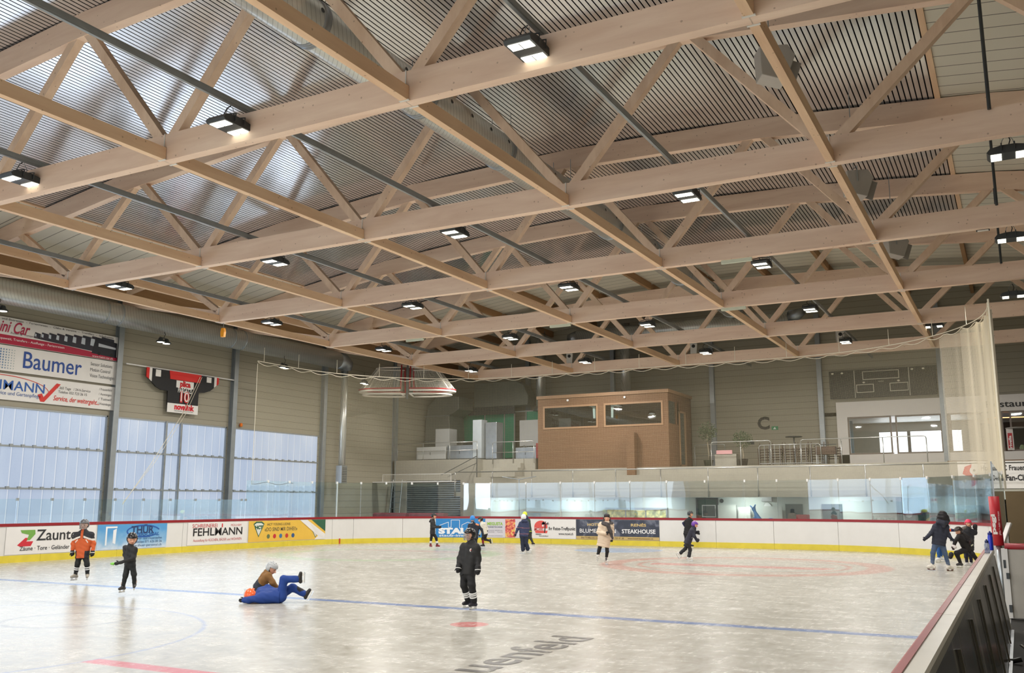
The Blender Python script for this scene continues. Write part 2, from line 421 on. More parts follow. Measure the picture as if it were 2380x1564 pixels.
# the roof: panels above, silver planks with dark gaps below
def roofstrip(x0, x1, y0, y1, dz, th, step=1.5):
    m = MB(); n = max(1, round((x1-x0)/step)); vs = []; fs = []
    for i in range(n+1):
        x = x0+(x1-x0)*i/n
        for y in (y0, y1):
            for z in (zr(x)+dz, zr(x)+dz+th): vs.append((x, y, z))
        if i:
            a = (i-1)*4; b = i*4
            fs += [(a, a+2, b+2, b), (a+1, b+1, b+3, a+3), (a, b, b+1, a+1), (a+2, a+3, b+3, b+2)]
    m.add(vs, fs); return m
struct(roofstrip(WL, -28.9, WE, 39.9, .02, .2).build('ceiling_left', M['roof_panel']))
struct(roofstrip(-1.04, WR, WE, 39.9, .02, .2).build('ceiling_right', M['roof_panel']))
struct(roofstrip(WL, WR, 39.9, WF, .34, .2).build('ceiling_far', M['roof_panel']))
struct(roofstrip(-28.9, -1.04, WE, 39.9, .10, .1).build('ceiling', M['ceil_back']))
m = MB(); x = -28.85
while x < -1.15:
    xa, xb = x, x+.106
    vs = [(xa, WE, zr(xa)), (xb, WE, zr(xb)), (xa, 39.85, zr(xa)), (xb, 39.85, zr(xb))]
    vs += [(v[0], v[1], v[2]+.04) for v in vs]
    m.add(vs, [(0, 2, 3, 1), (0, 4, 6, 2), (1, 3, 7, 5), (2, 6, 7, 3)]); x += .138
struct(m.build('ceiling_planks', M['foil']))
for i, xx in enumerate((-1.04, -28.95)):
    m = MB(); m.box(xx-.07, xx+.07, WE, 39.9, zr(xx)-.03, zr(xx)+.02); struct(m.build('trim_%d' % (i+1), M['wood_y']))
for i in range(14):
    xx = -31.8 + i*3.054
    if xx > 9: break
    for j, (ya, yb) in enumerate(((TV[5]+.3, TV[6]-.15), (TV[6]+.15, WF))):
        m = MB(); m.box(xx-.08, xx+.08, ya, yb, zr(xx)-.02, zr(xx)+.34); o = origin(m.build('roof_purlin', M['wood_brown']), (xx, ya, zr(xx)))
        tag(o, 'brown roof purlin, %s from the window wall, %s' % (ORD[i] if i < 12 else ('thirteenth', 'fourteenth')[i-12], ('between the last two trusses', 'beyond the last truss')[j]), 'purlin', 'brown roof purlins beyond the silver ceiling')

# ------------------------------------------------------------------ steel columns
def column(x, y, z0, z1, along, label):
    t = thing('steel_column', label, 'column', (x, y, z0), 0, 'galvanised wall columns')
    m = MB(); w, d, f = .26, .26, .02; h = z1-z0
    if along == 'y':   # flange faces +x
        m.box(.24, .26, -.13, .13, 0, h); m.box(0, .02, -.13, .13, 0, h); m.box(.02, .24, -.01, .01, 0, h)
    else:
        m.box(-.13, .13, -.26, -.24, 0, h); m.box(-.13, .13, -.02, 0, 0, h); m.box(-.01, .01, -.24, -.02, 0, h)
    m.build('beam_profile', M['steel'], t)
    m = MB()
    if along == 'y': m.box(-.0, .3, -.2, .2, 0, .03)
    else: m.box(-.2, .2, -.3, 0, 0, .03)
    m.build('base_plate', M['steel'], t)
    return t
for t in range(2, 7):
    column(WL+.005, TV[t], 0, 10.9, 'y', 'galvanised column on the window wall, %s' % {2: 'at the left edge of the banners', 3: 'between the banners and the hanging jersey', 4: 'right of the hanging jersey', 5: 'beside the vertical duct', 6: 'at the dark corner beyond the last siding bay'}[t])
for i, (x, lb) in enumerate(((-27.4, 'behind the plant platform'), (-21.5, 'behind the timber cabin'), (-15.27, 'behind the potted tree beside the cabin'), (-9.19, 'left of the scoreboard'), (-3.09, 'between the two restaurant windows'), (3.0, 'right of the restaurant sign'))):
    column(x, WF-.005, 3.8 if i > 1 else 0, 12.4, 'x', 'galvanised steel column on the far wall ' + lb)

# ------------------------------------------------------------------ windows
def window(idx, y0, y1, posts=(), z0=.9, z1=5.55):
    t = thing('window_%d' % idx, None, None, (WL, y0, z0)); t['kind'] = 'structure'
    L = y1-y0; H = z1-z0
    m = MB(); m.box(-.10, -.06, 0, L, 0, H); m.build('pane', M['window'], t)
    m = MB(); m.box(-.06, .03, 0, L, H-.06, H); m.box(-.06, .03, 0, L, 0, .06); m.box(-.06, .03, 0, .06, 0, H); m.box(-.06, .03, L-.06, L, 0, H)
    m.build('frame', M['steel'], t)
    for z in (4.08, 2.5):
        m = MB(); m.box(-.05, .05, 0, L, z-z0-.035, z-z0+.035); k = .25
        while k < L-.1: m.box(.0, .07, k-.07, k+.07, z-z0-.03, z-z0+.075); k += .475
        m.build('rail', M['steel'], t)
    for p in posts:
        m = MB(); m.box(-.05, .06, p-y0-.05, p-y0+.05, 0, H); m.build('post', M['galv'], t)
    return t
k = 1
for t in range(-3, 5):
    window(k, TV[t]+.2, TV[t+1]-.2 if t < 4 else 39.69, (29.12, 29.97) if t == 3 else ()); k += 1
t = thing('window_%d' % k, None, None, (WL, WE, .9)); t['kind'] = 'structure'
for a_, b_ in ((12.1, 14.1), (15.0, 15.6), (16.4, 17.1), (18.1, 18.9), (19.4, 24.4), (25.9, 28.8)):
    m = MB(); m.box(a_, b_, -.1, -.06, 0, 4.7); m.build('pane', M['window'], t)
m = MB()
for a_, b_ in ((0, 12.1), (14.1, 15.0), (15.6, 16.4), (17.1, 18.1), (18.9, 19.4), (24.4, 25.9), (28.8, 35.4)): m.box(a_, b_, -.12, -.02, -.05, 4.75)
m.build('infill_panel', M['siding'], t)
m = MB()
for z in (1.6, 3.2): m.box(.2, 35, -.05, .05, z-.03, z+.03)
for i in range(6): m.box(.3+i*6.1, .6+i*6.1, -.06, .1, 0, 4.7)
m.build('frame', M['steel'], t)

# ------------------------------------------------------------------ timber trusses (run across the hall)
def make_truss():
    t = thing('roof_truss', None, 'truss', (0, 0, 9.0), 0, 'glulam roof trusses')
    xa, xb = RU[0]-.12, WR
    m = MB(); m.box(xa, xb, -.11, .11, 0, .58); m.build('bottom_chord', M['wood_x'], t)
    m = MB(); xs = [WL]+[RU[r]+3.054 for r in range(0, 6)]+[WR]; xs.insert(1, -30.3)
    vs = []; fs = []
    for i, x in enumerate(xs):
        for y in (-.12, .12):
            for z in (zb(x)-9.0, zb(x)-9.0+.62): vs.append((x, y, z))
        if i:
            a = (i-1)*4; b = i*4; fs += [(a, a+2, b+2, b), (a+1, b+1, b+3, a+3), (a, b, b+1, a+1), (a+2, a+3, b+3, b+2)]
    fs += [(0, 1, 3, 2), (len(vs)-4, len(vs)-2, len(vs)-1, len(vs)-3)]
    m.add(vs, fs); m.build('top_chord', M['wood_x'], t)
    for r in range(0, 6):
        xn = RU[r]
        for s in (-1, 1):
            xt = xn + s*2.90; zt = zb(xn+s*3.054)-9.0+.12
            if xt > WR: continue
            m = MB(); m.beam((xn+s*.16, 0, .50), (xt, 0, zt), .20, .22); m.build('brace', M['wood_d'], t)
        m = MB(); m.box(xn-.010, xn+.010, -.126, .126, .0, .59)
        m.build('node_plate', M['white_plate'], t)
    return t
first = make_truss()
names = ['nearest the camera, above the frame', 'second from the camera, crossing the top', 'third from the camera', 'fourth from the camera', 'fifth from the camera', 'sixth from the camera', 'last before the far wall, above the safety net']
for t in range(0, 7):
    o = first if t == 0 else copy_tree(first)
    o.location.y = TV[t]; o['label'] = 'glulam roof truss with slanting braces, ' + names[t]
rown = ['row next to the window wall', 'second row from the window wall', 'third row from the window wall', 'row under the perforated duct', 'fifth row from the window wall', 'row beyond the right edge']
tie = None
for r in range(0, 5):
    for t in range(0, 6):
        if r == 4 and t < 0: continue
        if tie is None:
            L = TV[1]-TV[0]
            m = MB(); m.box(-.075, .075, .12, L-.12, .004, .27); tie = m.build('tie_beam', M['wood_y'])
            m = MB(); m.box(-.10, .10, .125, .17, -.006, .012); m.box(-.10, .10, L-.17, L-.125, -.006, .012)
            m.build('end_plate', M['white_plate'], tie); o = tie
        else: o = copy_tree(tie)
        o.location = (RU[r], TV[t], 9.0)
        tag(o, 'timber tie beam in the %s, %s bay from the camera' % (rown[r], ORD[t]), 'tie beam', 'timber tie beams between the trusses')
# edge timbers along the window wall behind the first row
for i, (x, z, h) in enumerate(((-30.15, 10.42, .42), (-32.9, 10.75, .5))):
    m = MB(); m.box(x-.09, x+.09, WE, WF, z, z+h); tag(m.build('edge_purlin', M['wood_brown'] if i else M['wood_y']), ['long pale timber purlin above the wall duct', 'long brown timber purlin along the top of the window wall'][i], 'purlin')
# row-0 short ties from the wall to the chord ends
for t in range(1, 7):
    m = MB(); m.beam((RU[0], TV[t], 9.3), (WL+.25, TV[t], 10.4), .2, .3); tag(m.build('haunch_beam', M['wood_x']), 'short sloping timber from the window wall to the end of the %s truss' % ORD[t], 'beam', 'short sloping timbers at the truss ends')

# steel rails and the floodlights hanging from them
for i, x in enumerate((-26.3, -19.35, -12.9, -6.35)):
    m = MB(); m.box(x-.03, x+.03, -6, WF-.4, 9.63, 9.66); m.box(x-.04, x+.04, -6, WF-.4, 9.66, 9.74); m.box(x-.03, x+.03, -6, WF-.4, 9.74, 9.77)
    tag(m.build('steel_rail', M['steel']), 'long grey steel rail carrying the floodlights, %s from the window wall' % ORD[i], 'rail', 'long steel rails under the roof')
M['lens'] = emit((255, 252, 232), 3.0)
def make_lamp():
    t = thing('floodlight', None, 'floodlight', (0, 0, 9.2), 0, 'twin-lens floodlights')
    m = MB(); prof = [(-.36, .0), (.36, 0), (.40, .05), (.33, .13), (.12, .17), (-.12, .17), (-.33, .13), (-.40, .05)]
    m.prism(prof, lambda a, b, d: (d, a, b), -.24, .24); m.build('housing', M['dark_steel'], t)
    for s in (-1, 1):
        m = MB(); m.box(-.20, .20, s*.23-.10, s*.23+.10, -.012, .004); ln = m.build('lens', M['lens'], t)
        m = MB(); m.box(-.006, .006, s*.23-.10, s*.23+.10, -.016, -.010); m.build('lens_divider', M['dark_steel'], ln)
    m = MB(); m.tube([(-.26, -.12, .05), (-.27, -.12, .2), (0, -.12, .24), (.27, -.12, .2), (.26, -.12, .05)], .014, 6)
    m.tube([(-.26, .12, .05), (-.27, .12, .2), (0, .12, .24), (.27, .12, .2), (.26, .12, .05)], .014, 6)
    m.build('bracket', M['dark_steel'], t)
    for s in (-1, 1):
        m = MB(); m.tube([(0, s*.12, .24), (0, s*.10, .34), (0, s*.03, .45)], .008, 5); m.build('hanging_wire', M['steel'], t)
    m = MB(); m.tube([(0, 0, .17), (-.12, -.05, .3), (-.08, -.02, .42), (0, 0, .46)], .012, 5); m.build('power_cable', M['black'], t)
    return t
lamp = make_lamp(); used = False
def lamp_light(x, y, z, p=None):
    area_light('floodlight_beam', (x, y, 8.96), (0, 0, 0), .5, .6, p or LAMP_W, (1, .96, .90))
def put_lamp(x, y, z, label, rz=0, group='twin-lens floodlights', light=True):
    global used
    o = lamp if not used else copy_tree(lamp); used = True
    o.location = (x, y, z); o.rotation_euler = (0, 0, rz); tag(o, label, 'floodlight', group)
    if light: lamp_light(x, y, z)
for i, x in enumerate((-26.35, -19.4, -12.95, -6.4)):
    for j, y in enumerate((12.4, 20.7, 28.1, 35.8, 44.0)):
        if i == 0 and j == 0: continue
        put_lamp(x, y, 9.18, 'lit twin floodlight, %s steel rail from the window wall, %s from the camera' % (ORD[i], ORD[j]))
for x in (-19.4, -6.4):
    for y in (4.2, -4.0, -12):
        lamp_light(x, y, 9.2, LAMP_W*(.5 if y > 0 else 5.0))  # unseen beams without housings; those behind the camera boosted to brighten the trusses
for y, n in ((20.9, 'nearest'), (28.0, 'middle'), (36.1, 'farthest')):
    put_lamp(.40, y, 9.05, 'lit floodlight beside the vertical rods at the right edge, %s of three' % n, PI/2, 'floodlights on the hanging rods')
put_lamp(-2.53, 41.5, 9.15, 'lit floodlight in front of the right end of the safety net', PI/2)
# row of vertical rods at the right edge
for t in (2, 3, 4):
    m = MB(); m.tube([(0, 0, 0), (0, 0, zb(.12)-9.5)], .035, 8); o = m.build('hanging_rod', M['dark_steel']); o.location = (.12, TV[t]-.2, 9.52)
    tag(o, 'dark vertical steel rod at the right edge, above the %s' % ('nearest floodlight', 'middle floodlight', 'farthest floodlight')[t-2], 'rod', 'dark hanging rods')
    m = MB(); m.box(-.3, .6, 1.2, 1.26, 9.50, 9.56); m.box(-.3, -.24, 0.2, 1.2, 9.5, 9.56)
# round twin spot lamps by the window wall
def make_bell():
    t = thing('bell_spotlight_pair', None, 'spotlight', (0, 0, 0), 0, 'round twin spotlights by the window wall')
    for s in (-1, 1):
        m = MB(); m.lathe((0, s*.22, 0), [(.20, -.02), (.19, .02), (.11, .08), (.09, .16), (.03, .18)], 16); m.build('shade', M['dark_steel'], t, True)
        m = MB(); m.lathe((0, s*.22, -.03), [(.15, 0), (.15, .015)], 16); m.build('lens', M['lens'], t)
    m = MB(); m.box(-.02, .02, -.3, .3, .17, .2); m.build('crossbar', M['dark_steel'], t)
    m = MB(); m.tube([(0, 0, .2), (.05, .03, .35), (-.02, 0, .5), (0, 0, .62)], .012, 5); m.build('power_cable', M['black'], t)
    return t
bell = make_bell()
for i, (x, y, z, lb) in enumerate(((-32.05, 27.6, 8.80, 'left of the hanging jersey'), (-32.05, 35.2, 8.66, 'right of the hanging jersey'), (-31.6, 41.2, 8.5, 'in front of the hanging goals'), (-32.05, 20.1, 8.88, 'above the banners'))):
    o = bell if i == 0 else copy_tree(bell); o.location = (x, y, z); o.rotation_euler = (0, 0, .3)
    tag(o, 'pair of lit round spotlights hanging under the wall duct, ' + lb, 'spotlight')
# small things fixed to the trusses
def small_flood(x, y, z, label, rz=0, lit=False, hang=.5):
    t = thing('small_floodlight', label, 'floodlight', (x, y, z), rz, 'small floodlights on the beams')
    m = MB(); m.prism([(-.16, -.1), (.16, -.1), (.13, .08), (-.13, .08)], lambda a, b, d: (a, d, b), -.06, .06); m.build('housing', M['black'], t)
    m = MB(); m.box(-.13, .13, -.09, .03, -.108, -.098); m.build('lens', M['lens'] if lit else M['white_plate'], t)
    m = MB(); m.tube([(0, 0, .08), (0, 0, hang)], .012, 5); m.build('hanging_wire', M['steel'], t)
small_flood(-.25, 26.4, 9.08, 'small black unlit floodlight hanging under the beam near the right edge', 0, False)
def speaker(x, y, z, rz, label, s=1):
    t = thing('loudspeaker', label, 'loudspeaker', (x, y, z), rz, 'grey loudspeakers hung in the trusses')
    m = MB(); m.prism([(-.34*s, -.30*s), (.14*s, -.42*s), (.34*s, .12*s), (.20*s, .34*s), (-.36*s, .30*s)], lambda a, b, d: (a, d, b), -.22*s, .22*s); m.build('cabinet', flat((176, 172, 165), .5), t, bevel=.015)
    m = MB(); m.beam((.16*s, 0, -.40*s), (.33*s, 0, .10*s), .40*s, .03, up=(0, 1, 0)); m.build('grille', flat((150, 146, 140), .6), t)
    m = MB(); m.tube([(-.1, -.25*s, 0), (-.1, -.25*s, .42*s), (-.1, .25*s, .42*s), (-.1, .25*s, 0)], .014, 6); m.build('bracket', M['steel'], t)
    m = MB(); m.tube([(-.1, 0, .42*s), (-.1, 0, zr(x)-z)], .012, 5); m.build('hanging_wire', M['steel'], t)
speaker(-3.55, 17.6, 10.55, .5, 'wedge-shaped grey loudspeaker beside the fifth row of tie beams, nearest of three')
speaker(-3.1, 25.3, 10.4, .5, 'wedge-shaped grey loudspeaker beside the fifth row of tie beams, middle of three')
speaker(-2.9, 32.4, 10.4, .5, 'wedge-shaped grey loudspeaker beside the fifth row of tie beams, farthest of three')
for x, y, z, lb in ((-21.4, 46.41, 9.89, 'left of the crosswise duct'), (-14.3, 46.41, 9.89, 'below the crosswise duct'), (-7.0, 46.41, 9.89, 'right of the crosswise duct')):
    t = thing('projector_speaker', 'pale box loudspeaker standing on a lower chord, ' + lb, 'loudspeaker', (x, y-.0, z), .3)
    m = MB(); m.prism([(-.16, -.3), (.16, -.3), (.2, .2), (.1, .36), (-.16, .3)], lambda a, b, d: (a, d, b), -.2, .2); m.build('cabinet', flat((190, 188, 182), .5), t, bevel=.02)
    m = MB(); m.lathe((.0, -.205, .08), [(.09, 0), (.09, .01)], 14, 'y'); m.build('cone', M['black'], t)
# chain hoist
t = thing('chain_hoist', 'small orange chain hoist hanging at the end of the fourth truss', 'hoist', (-27.2, 26.3, 8.62))
m = MB(); m.prism([(-.08, -.2), (.08, -.2), (.1, 0), (.06, .16), (-.06, .16), (-.1, 0)], lambda a, b, d: (a, d, b), -.06, .06); m.build('body', flat((226, 150, 30), .4), t, bevel=.01)
m = MB(); m.tube([(0, 0, .16), (0, 0, .36)], .012, 5); m.build('chain', M['steel'], t)
# emergency light strips
for i, (x, y) in enumerate(((-15.6, 32.97), (-8.6, 32.97), (-22.6, 32.97), (-6.7, 26.25))):
    m = MB(); m.box(-.45, .45, -.05, .05, -.05, .05); o = m.build('emergency_light', flat((206, 214, 196), .4)); o.location = (x, y, 8.947)
    tag(o, 'pale strip light under a lower chord, %s of four from the window side' % ORD[(1, 2, 0, 3)[i]], 'light', 'emergency lights under the beams')

# ------------------------------------------------------------------ ventilation ducts
t = thing('ridge_duct', 'large perforated spiral duct above the tie beams of the middle row', 'duct', (-12.0, -10, 11.66))
m = MB(); m.tube([(0, 0, 0), (0, 56.0, 0)], .49, 32, cap=True); m.build('pipe', M['duct'], t, True)
m = MB()
for k in range(14):
    y = 3.5+k*4.0
    m = MB()
    m.lathe((0, y, 0), [(.49, -.10), (.52, -.09), (.52, -.05), (.494, -.04), (.494, .04), (.52, .05), (.52, .09), (.49, .10)], 32, 'y'); m.build('joint_ring', M['galv'], t, True)
holes = []
for k in range(42):
    y = 14.5+k*.98; a = math.radians(10)
    m = MB(); ca, sa = math.cos(a), math.sin(a); c = Vector((.492*ca, y, .492*sa)); nrm = Vector((ca, 0, sa)); u = Vector((-sa, 0, ca)); vv = Vector((0, 1, 0))
    m.add([tuple(c+nrm*.004+(u*math.cos(q*PI/6)+vv*math.sin(q*PI/6))*.055) for q in range(12)], [tuple(range(12))]); m.build('air_hole', M['black'], t)
for k in range(12):
    m = MB(); m.tube([(-.3, 3.6+k*4, .3), (-.3, 3.6+k*4, 1.1)], .01, 5); m.tube([(.3, 3.6+k*4, .3), (.3, 3.6+k*4, 1.1)], .01, 5); m.build('hanger', M['steel'], t)
t = thing('wall_duct', 'large spiral duct running along the top of the window wall', 'duct', (-32.3, -10, 9.65))
m = MB(); m.tube([(0, 0, 0), (0, 49.6, 0)], .47, 32); m.build('pipe', M['duct'], t, True)
m = MB(); m.tube([(0, 49.6, 0), (0, 50.1, -.02), (0.02, 50.4, -.2), (.02, 50.45, -.5)], [.47, .47, .42, .3], 24); m.build('elbow', M['galv'], t, True)
m = MB()
for k in range(8):
    y = 7.0+k*7.0
    if y < 49:
        for dy in (-.35, .35): m = MB(); m.lathe((0, y+dy, 0), [(.472, -.02), (.49, -.015), (.49, .015), (.472, .02)], 32, 'y'); m.build('joint_ring', M['galv'], t, True)
t = thing('down_duct', 'vertical metal duct going down beside the last window', 'duct', (-32.4, 40.45, 3.0))
m = MB(); m.tube([(0, 0, .9), (0, 0, 6.2)], .19, 20); m.build('pipe', M['duct'], t, True)
m = MB(); m.box(-.2, .2, -.24, .24, 0, .95); m.build('outlet_box', M['galv'], t, bevel=.01)
m = MB()
for i in range(9): m.box(.2, .215, -.18, .18, .08+i*.09, .11+i*.09)
m.build('outlet_slats', M['dark_steel'], t)
t = thing('cross_duct', 'shiny horizontal spiral duct under the roof by the far wall', 'duct', (-22.6, 50.2, 11.75))
m = MB(); m.tube([(0, 0, 0), (12.5, 0, 0)], .42, 28); m.build('pipe', M['duct'], t, True)
m = MB(); m.tube([(-.6, 0, 0), (0, 0, 0)], [.25, .42], 24); m.build('reducer', M['galv'], t, True)
m = MB(); m.tube([(12.5, 0, 0), (13.3, -.5, 0.2)], [.42, .2], 20); m.build('reducer', M['galv'], t, True)
for x in (1.5, 5.5, 9.5): m = MB(); m.tube([(x, 0, .4), (x, 0, zr(-22.6+x)+.34-11.75)], .015, 5); m.build('hanger', M['steel'], t)
for i, x in enumerate((-25.9, -20.2)):
    t = thing('riser_duct', 'vertical dark duct rising in front of the far wall, %s of the timber cabin' % ('far left', 'left')[i], 'duct', (x, 51.8, 7.9))
    m = MB(); m.tube([(0, 0, 0), (0, 0, 4.75)], .3, 18); m.build('pipe', M['duct'], t, True)
    m = MB(); m.tube([(0, 0, 0), (0, 0, -.3)], [.3, .5], 18); m.build('hood', M['galv'], t, True)

# ------------------------------------------------------------------ hall wall fittings on the window side
WF_L = lambda a, b, d: (WL+.08+d, a, b)     # plane of the window wall: a = along the hall, b = height
def banner(name, fn, a0, a1, b0, b1, mat, label, cat='banner', d0=0, d1=.02, group=None, seg=1):
    m = MB(); n = seg
    vs = []; fs = []
    for i in range(n+1):
        a = a0+(a1-a0)*i/n
        for b in (b0, b1):
            for d in (d0, d1): vs.append(fn(a, b, d))
        if i:
            p = (i-1)*4; q = i*4; fs += [(p+1, q+1, q+3, p+3), (p, p+2, q+2, q), (p, q, q+1, p+1), (p+2, p+3, q+3, q+2)]
    fs += [(0, 1, 3, 2), (len(vs)-4, len(vs)-2, len(vs)-1, len(vs)-3)]
    m.add(vs, fs); t = thing(name, label, cat, fn((a0+a1)/2, b0, 0), 0, group)
    o = m.build('sheet', mat, t); o.data.transform(Matrix.Translation(-Vector(t.location)))
    return t
def onto(t):      # children written in world coordinates under a placed thing
    for c in t.children_recursive:
        if c.name.startswith('sheet') or c.get('_ok'): continue
        if c.parent == t: c.data.transform(Matrix.Translation(-Vector(t.location))); c['_ok'] = 1
    for c in t.children_recursive:
        if '_ok' in c: del c['_ok']
INK = lambda c: flat(c, .6, 0, .0)
W_ = flat((224, 222, 218), .55, 0, .03)
b = banner('bus_banner', WF_L, 19.85, 26.2, 7.87, 8.9, W_, 'white banner with a row of coaches and a red lower stripe, top of three'); f = lambda a, c, d: WF_L(a, c, d+.02)
shape(f, [(19.85, 7.88), (26.2, 7.88), (26.2, 8.03), (23.4, 8.20), (19.85, 8.24)], INK((170, 28, 60)), b, 'red_stripe')
write(f, 'Heini Car', 21.25, 8.52, .62, INK((176, 44, 78)), b, .01, .35, width=1.75)
write(f, 'Reisen & Transporte', 21.95, 8.32, .12, INK((110, 100, 105)), b, width=1.1)
write(f, 'Car- und Busreisen  -  Ferienreisen  -  Clubs & Vereine  -  Transfers  -  Schulreisen', 23.3, 8.82, .11, INK((70, 68, 72)), b, width=5.3)
write(f, 'Weltweit, europaweit, Transfers - Ausfluege - Ferienreisen', 21.9, 8.08, .13, INK((240, 235, 236)), b, width=3.6)
write(f, 'www.heini-car.ch', 25.5, 7.94, .11, INK((240, 235, 236)), b, width=1.0)
for i in range(9):   # the printed coaches, growing to the right
    s = .28+.055*i; x0 = 22.35+i*.27+.012*i*i
    shape(f, [(x0, 8.28-.02*i), (x0+s*1.0, 8.26-.022*i), (x0+s, 8.30+s*.62), (x0+s*.15, 8.34+s*.62)], INK((44+6*(i % 2), 46, 56)), b, 'printed_coach', .010+i*.0006)
    shape(f, [(x0+.03, 8.36), (x0+s*.35, 8.34), (x0+s*.35, 8.30+s*.5), (x0+.05, 8.32+s*.5)], INK((196, 205, 214)), b, 'printed_windscreen', .0105+i*.0006)
shape(f, [(24.95, 8.05), (26.15, 7.99), (26.15, 8.62), (25.1, 8.74)], INK((30, 32, 40)), b, 'printed_coach', .017)
shape(f, [(25.25, 8.36), (26.1, 8.34), (26.1, 8.42), (25.25, 8.5)], INK((190, 196, 204)), b, 'printed_windows', .018)
for xx in (25.3, 25.9): shape(f, disc(xx, 8.08, .07, .08, 14), INK((16, 16, 18)), b, 'printed_wheel', .019)
onto(b)
b = banner('sensor_banner', WF_L, 19.85, 26.24, 6.86, 7.83, W_, 'white banner with large blue letters and a blue dot pattern, middle of three')
write(f, 'Baumer', 23.25, 7.34, .92, INK((40, 76, 150)), b, .005, width=2.55)
for i, s_ in enumerate(('Sensor Solutions', 'Motion Control', 'Vision Technologies')): write(f, s_, 24.95, 7.60-i*.24, .2, INK((95, 98, 100)), b, 0, align='LEFT', width=(1.05, .95, 1.2)[i])
for i in range(9):
    for j in range(8): shape(f, disc(20.75+i*.11, 6.95+j*.1+.02, .042-.003*i, .045-.003*i, 8), INK((58+i*12, 100+i*9, 170)), b, 'logo_dot')
onto(b)
b = banner('garden_banner', WF_L, 19.85, 26.26, 5.78, 6.76, W_, 'white banner with blue capitals and a red tick, lowest of three')
write(f, 'LEHMANN', 21.65, 6.32, .52, INK((44, 92, 168)), b, .004, width=2.7)
write(f, 'Gartenservice und Gartenpflege', 21.6, 6.03, .2, INK((70, 100, 160)), b, 0, width=2.5)
shape(f, [(22.72, 6.10), (22.90, 6.16), (22.98, 6.02), (23.5, 6.62), (23.68, 6.60), (23.02, 5.84), (22.86, 5.84)], INK((206, 52, 44)), b, 'red_tick', .012)
ringpoly(f, 21.2, 6.2, 2.0, .52, .03, INK((200, 60, 50)), b, 'red_arc', .009, 30, .1, 2.6)
write(f, '/ 365 Tage   / 24-h-Service', 24.3, 6.46, .15, INK((90, 90, 92)), b, width=1.5)
write(f, 'Telefon 052 723 26 15', 24.25, 6.30, .15, INK((90, 90, 92)), b, width=1.3)
write(f, 'Service, der weitergeht...', 24.45, 6.03, .28, INK((206, 62, 52)), b, .004, .3, width=2.1)
for i, s_ in enumerate(('/ Frauenfeld', '/ Aawangen', '/ Tuttwil', '/ Wiesendangen')): write(f, s_, 25.45, 6.6-i*.2, .14, INK((96, 96, 98)), b, 0, align='LEFT', width=.62)
onto(b)
# the hanging jersey
t = thing('hanging_jersey', 'black ice hockey jersey with red shoulders and number 10 hanging on the wall', 'jersey', (-33.05, 29.7, 5.95))
fj = lambda a, c, d: (-33.06+d+.05*math.sin((a-29.7)*3.1)*0+.0, a, c)
def jl(poly, mat, nm, d0, d1):
    m = MB(); m.prism(poly, fj, d0, d1); o = m.build(nm, mat, t); o.data.transform(Matrix.Translation(-Vector(t.location))); return o
jl([(27.63, 7.78), (27.63, 7.39), (27.85, 7.25), (28.15, 7.0), (28.45, 6.88), (28.83, 6.88), (28.86, 5.95), (30.6, 5.95), (30.62, 6.97), (30.95, 7.0), (31.3, 7.12), (31.66, 7.38), (31.79, 7.55), (31.79, 7.78)], INK((18, 18, 20)), 'fabric', 0, .06)
RED = INK((206, 38, 32)); WH = INK((226, 224, 220))
jl([(28.86, 7.79), (30.72, 7.79), (30.66, 7.42), (28.92, 7.42)], RED, 'shoulder_yoke', .055, .075)
jl([(27.62, 7.79), (27.62, 7.38), (27.76, 7.3), (27.76, 7.79)], RED, 'cuff', .03, .075); jl([(31.66, 7.79), (31.66, 7.4), (31.8, 7.5), (31.8, 7.79)], RED, 'cuff', .03, .075)
jl([(27.76, 7.79), (27.76, 7.3), (27.90, 7.2), (27.90, 7.79)], WH, 'cuff_band', .05, .078); jl([(31.52, 7.79), (31.52, 7.30), (31.66, 7.4), (31.66, 7.79)], WH, 'cuff_band', .05, .078)
jl([(28.1, 7.75), (28.1, 7.45), (28.38, 7.45), (28.38, 7.75)], WH, 'sleeve_patch', .05, .078); jl([(31.05, 7.75), (31.05, 7.5), (31.33, 7.5), (31.33, 7.75)], WH, 'sleeve_patch', .05, .078)
jl([(28.85, 6.35), (30.61, 6.35), (30.61, 5.94), (28.85, 5.94)], WH, 'hem_panel', .05, .078)
jl([(29.28, 7.40), (30.28, 7.40), (30.28, 7.08), (29.28, 7.08)], WH, 'sponsor_patch', .05, .078)
fj2 = lambda a, c, d: fj(a, c, d+.07)
for s_, a, c, sz, col, bo, wd in (('plica', 29.78, 7.25, .34, (190, 30, 36), .02, .62), ('PARGÄTZI', 29.78, 6.96, .30, (226, 224, 220), .006, .8), ('10', 29.75, 6.66, .66, (200, 40, 40), .045, .55), ('10', 29.75, 6.66, .62, (226, 224, 220), .0, .48), ('novalink', 29.78, 6.20, .34, (206, 34, 50), .02, 1.15), ('netzwerke und sicherheit', 29.78, 6.03, .1, (90, 90, 92), 0, 1.1)):
    o = write(fj2, s_, a, c, sz, INK(col), t, bo, width=wd, d=.014 if s_ != '10' or bo == 0 else .011); o.data.transform(Matrix.Translation(-Vector(t.location)))
m = MB(); m.tube([(-33.08, 26.6, 7.82), (-33.08, 32.9, 7.82)], .03, 8); tag(m.build('hanging_pole', M['white_metal']), 'thin white pole carrying the jersey between two columns', 'pole')
t = thing('halyard', 'slack cord running from the jersey down to the steel column', 'cord')
m = MB(); m.tube([(-32.95, 30.6, 7.7), (-32.95, 29.7, 5.9), (-32.8, 28.0, 3.6), (-32.7, 26.62, 1.9)], .014, 5); m.build('cord', M['rope'], t)
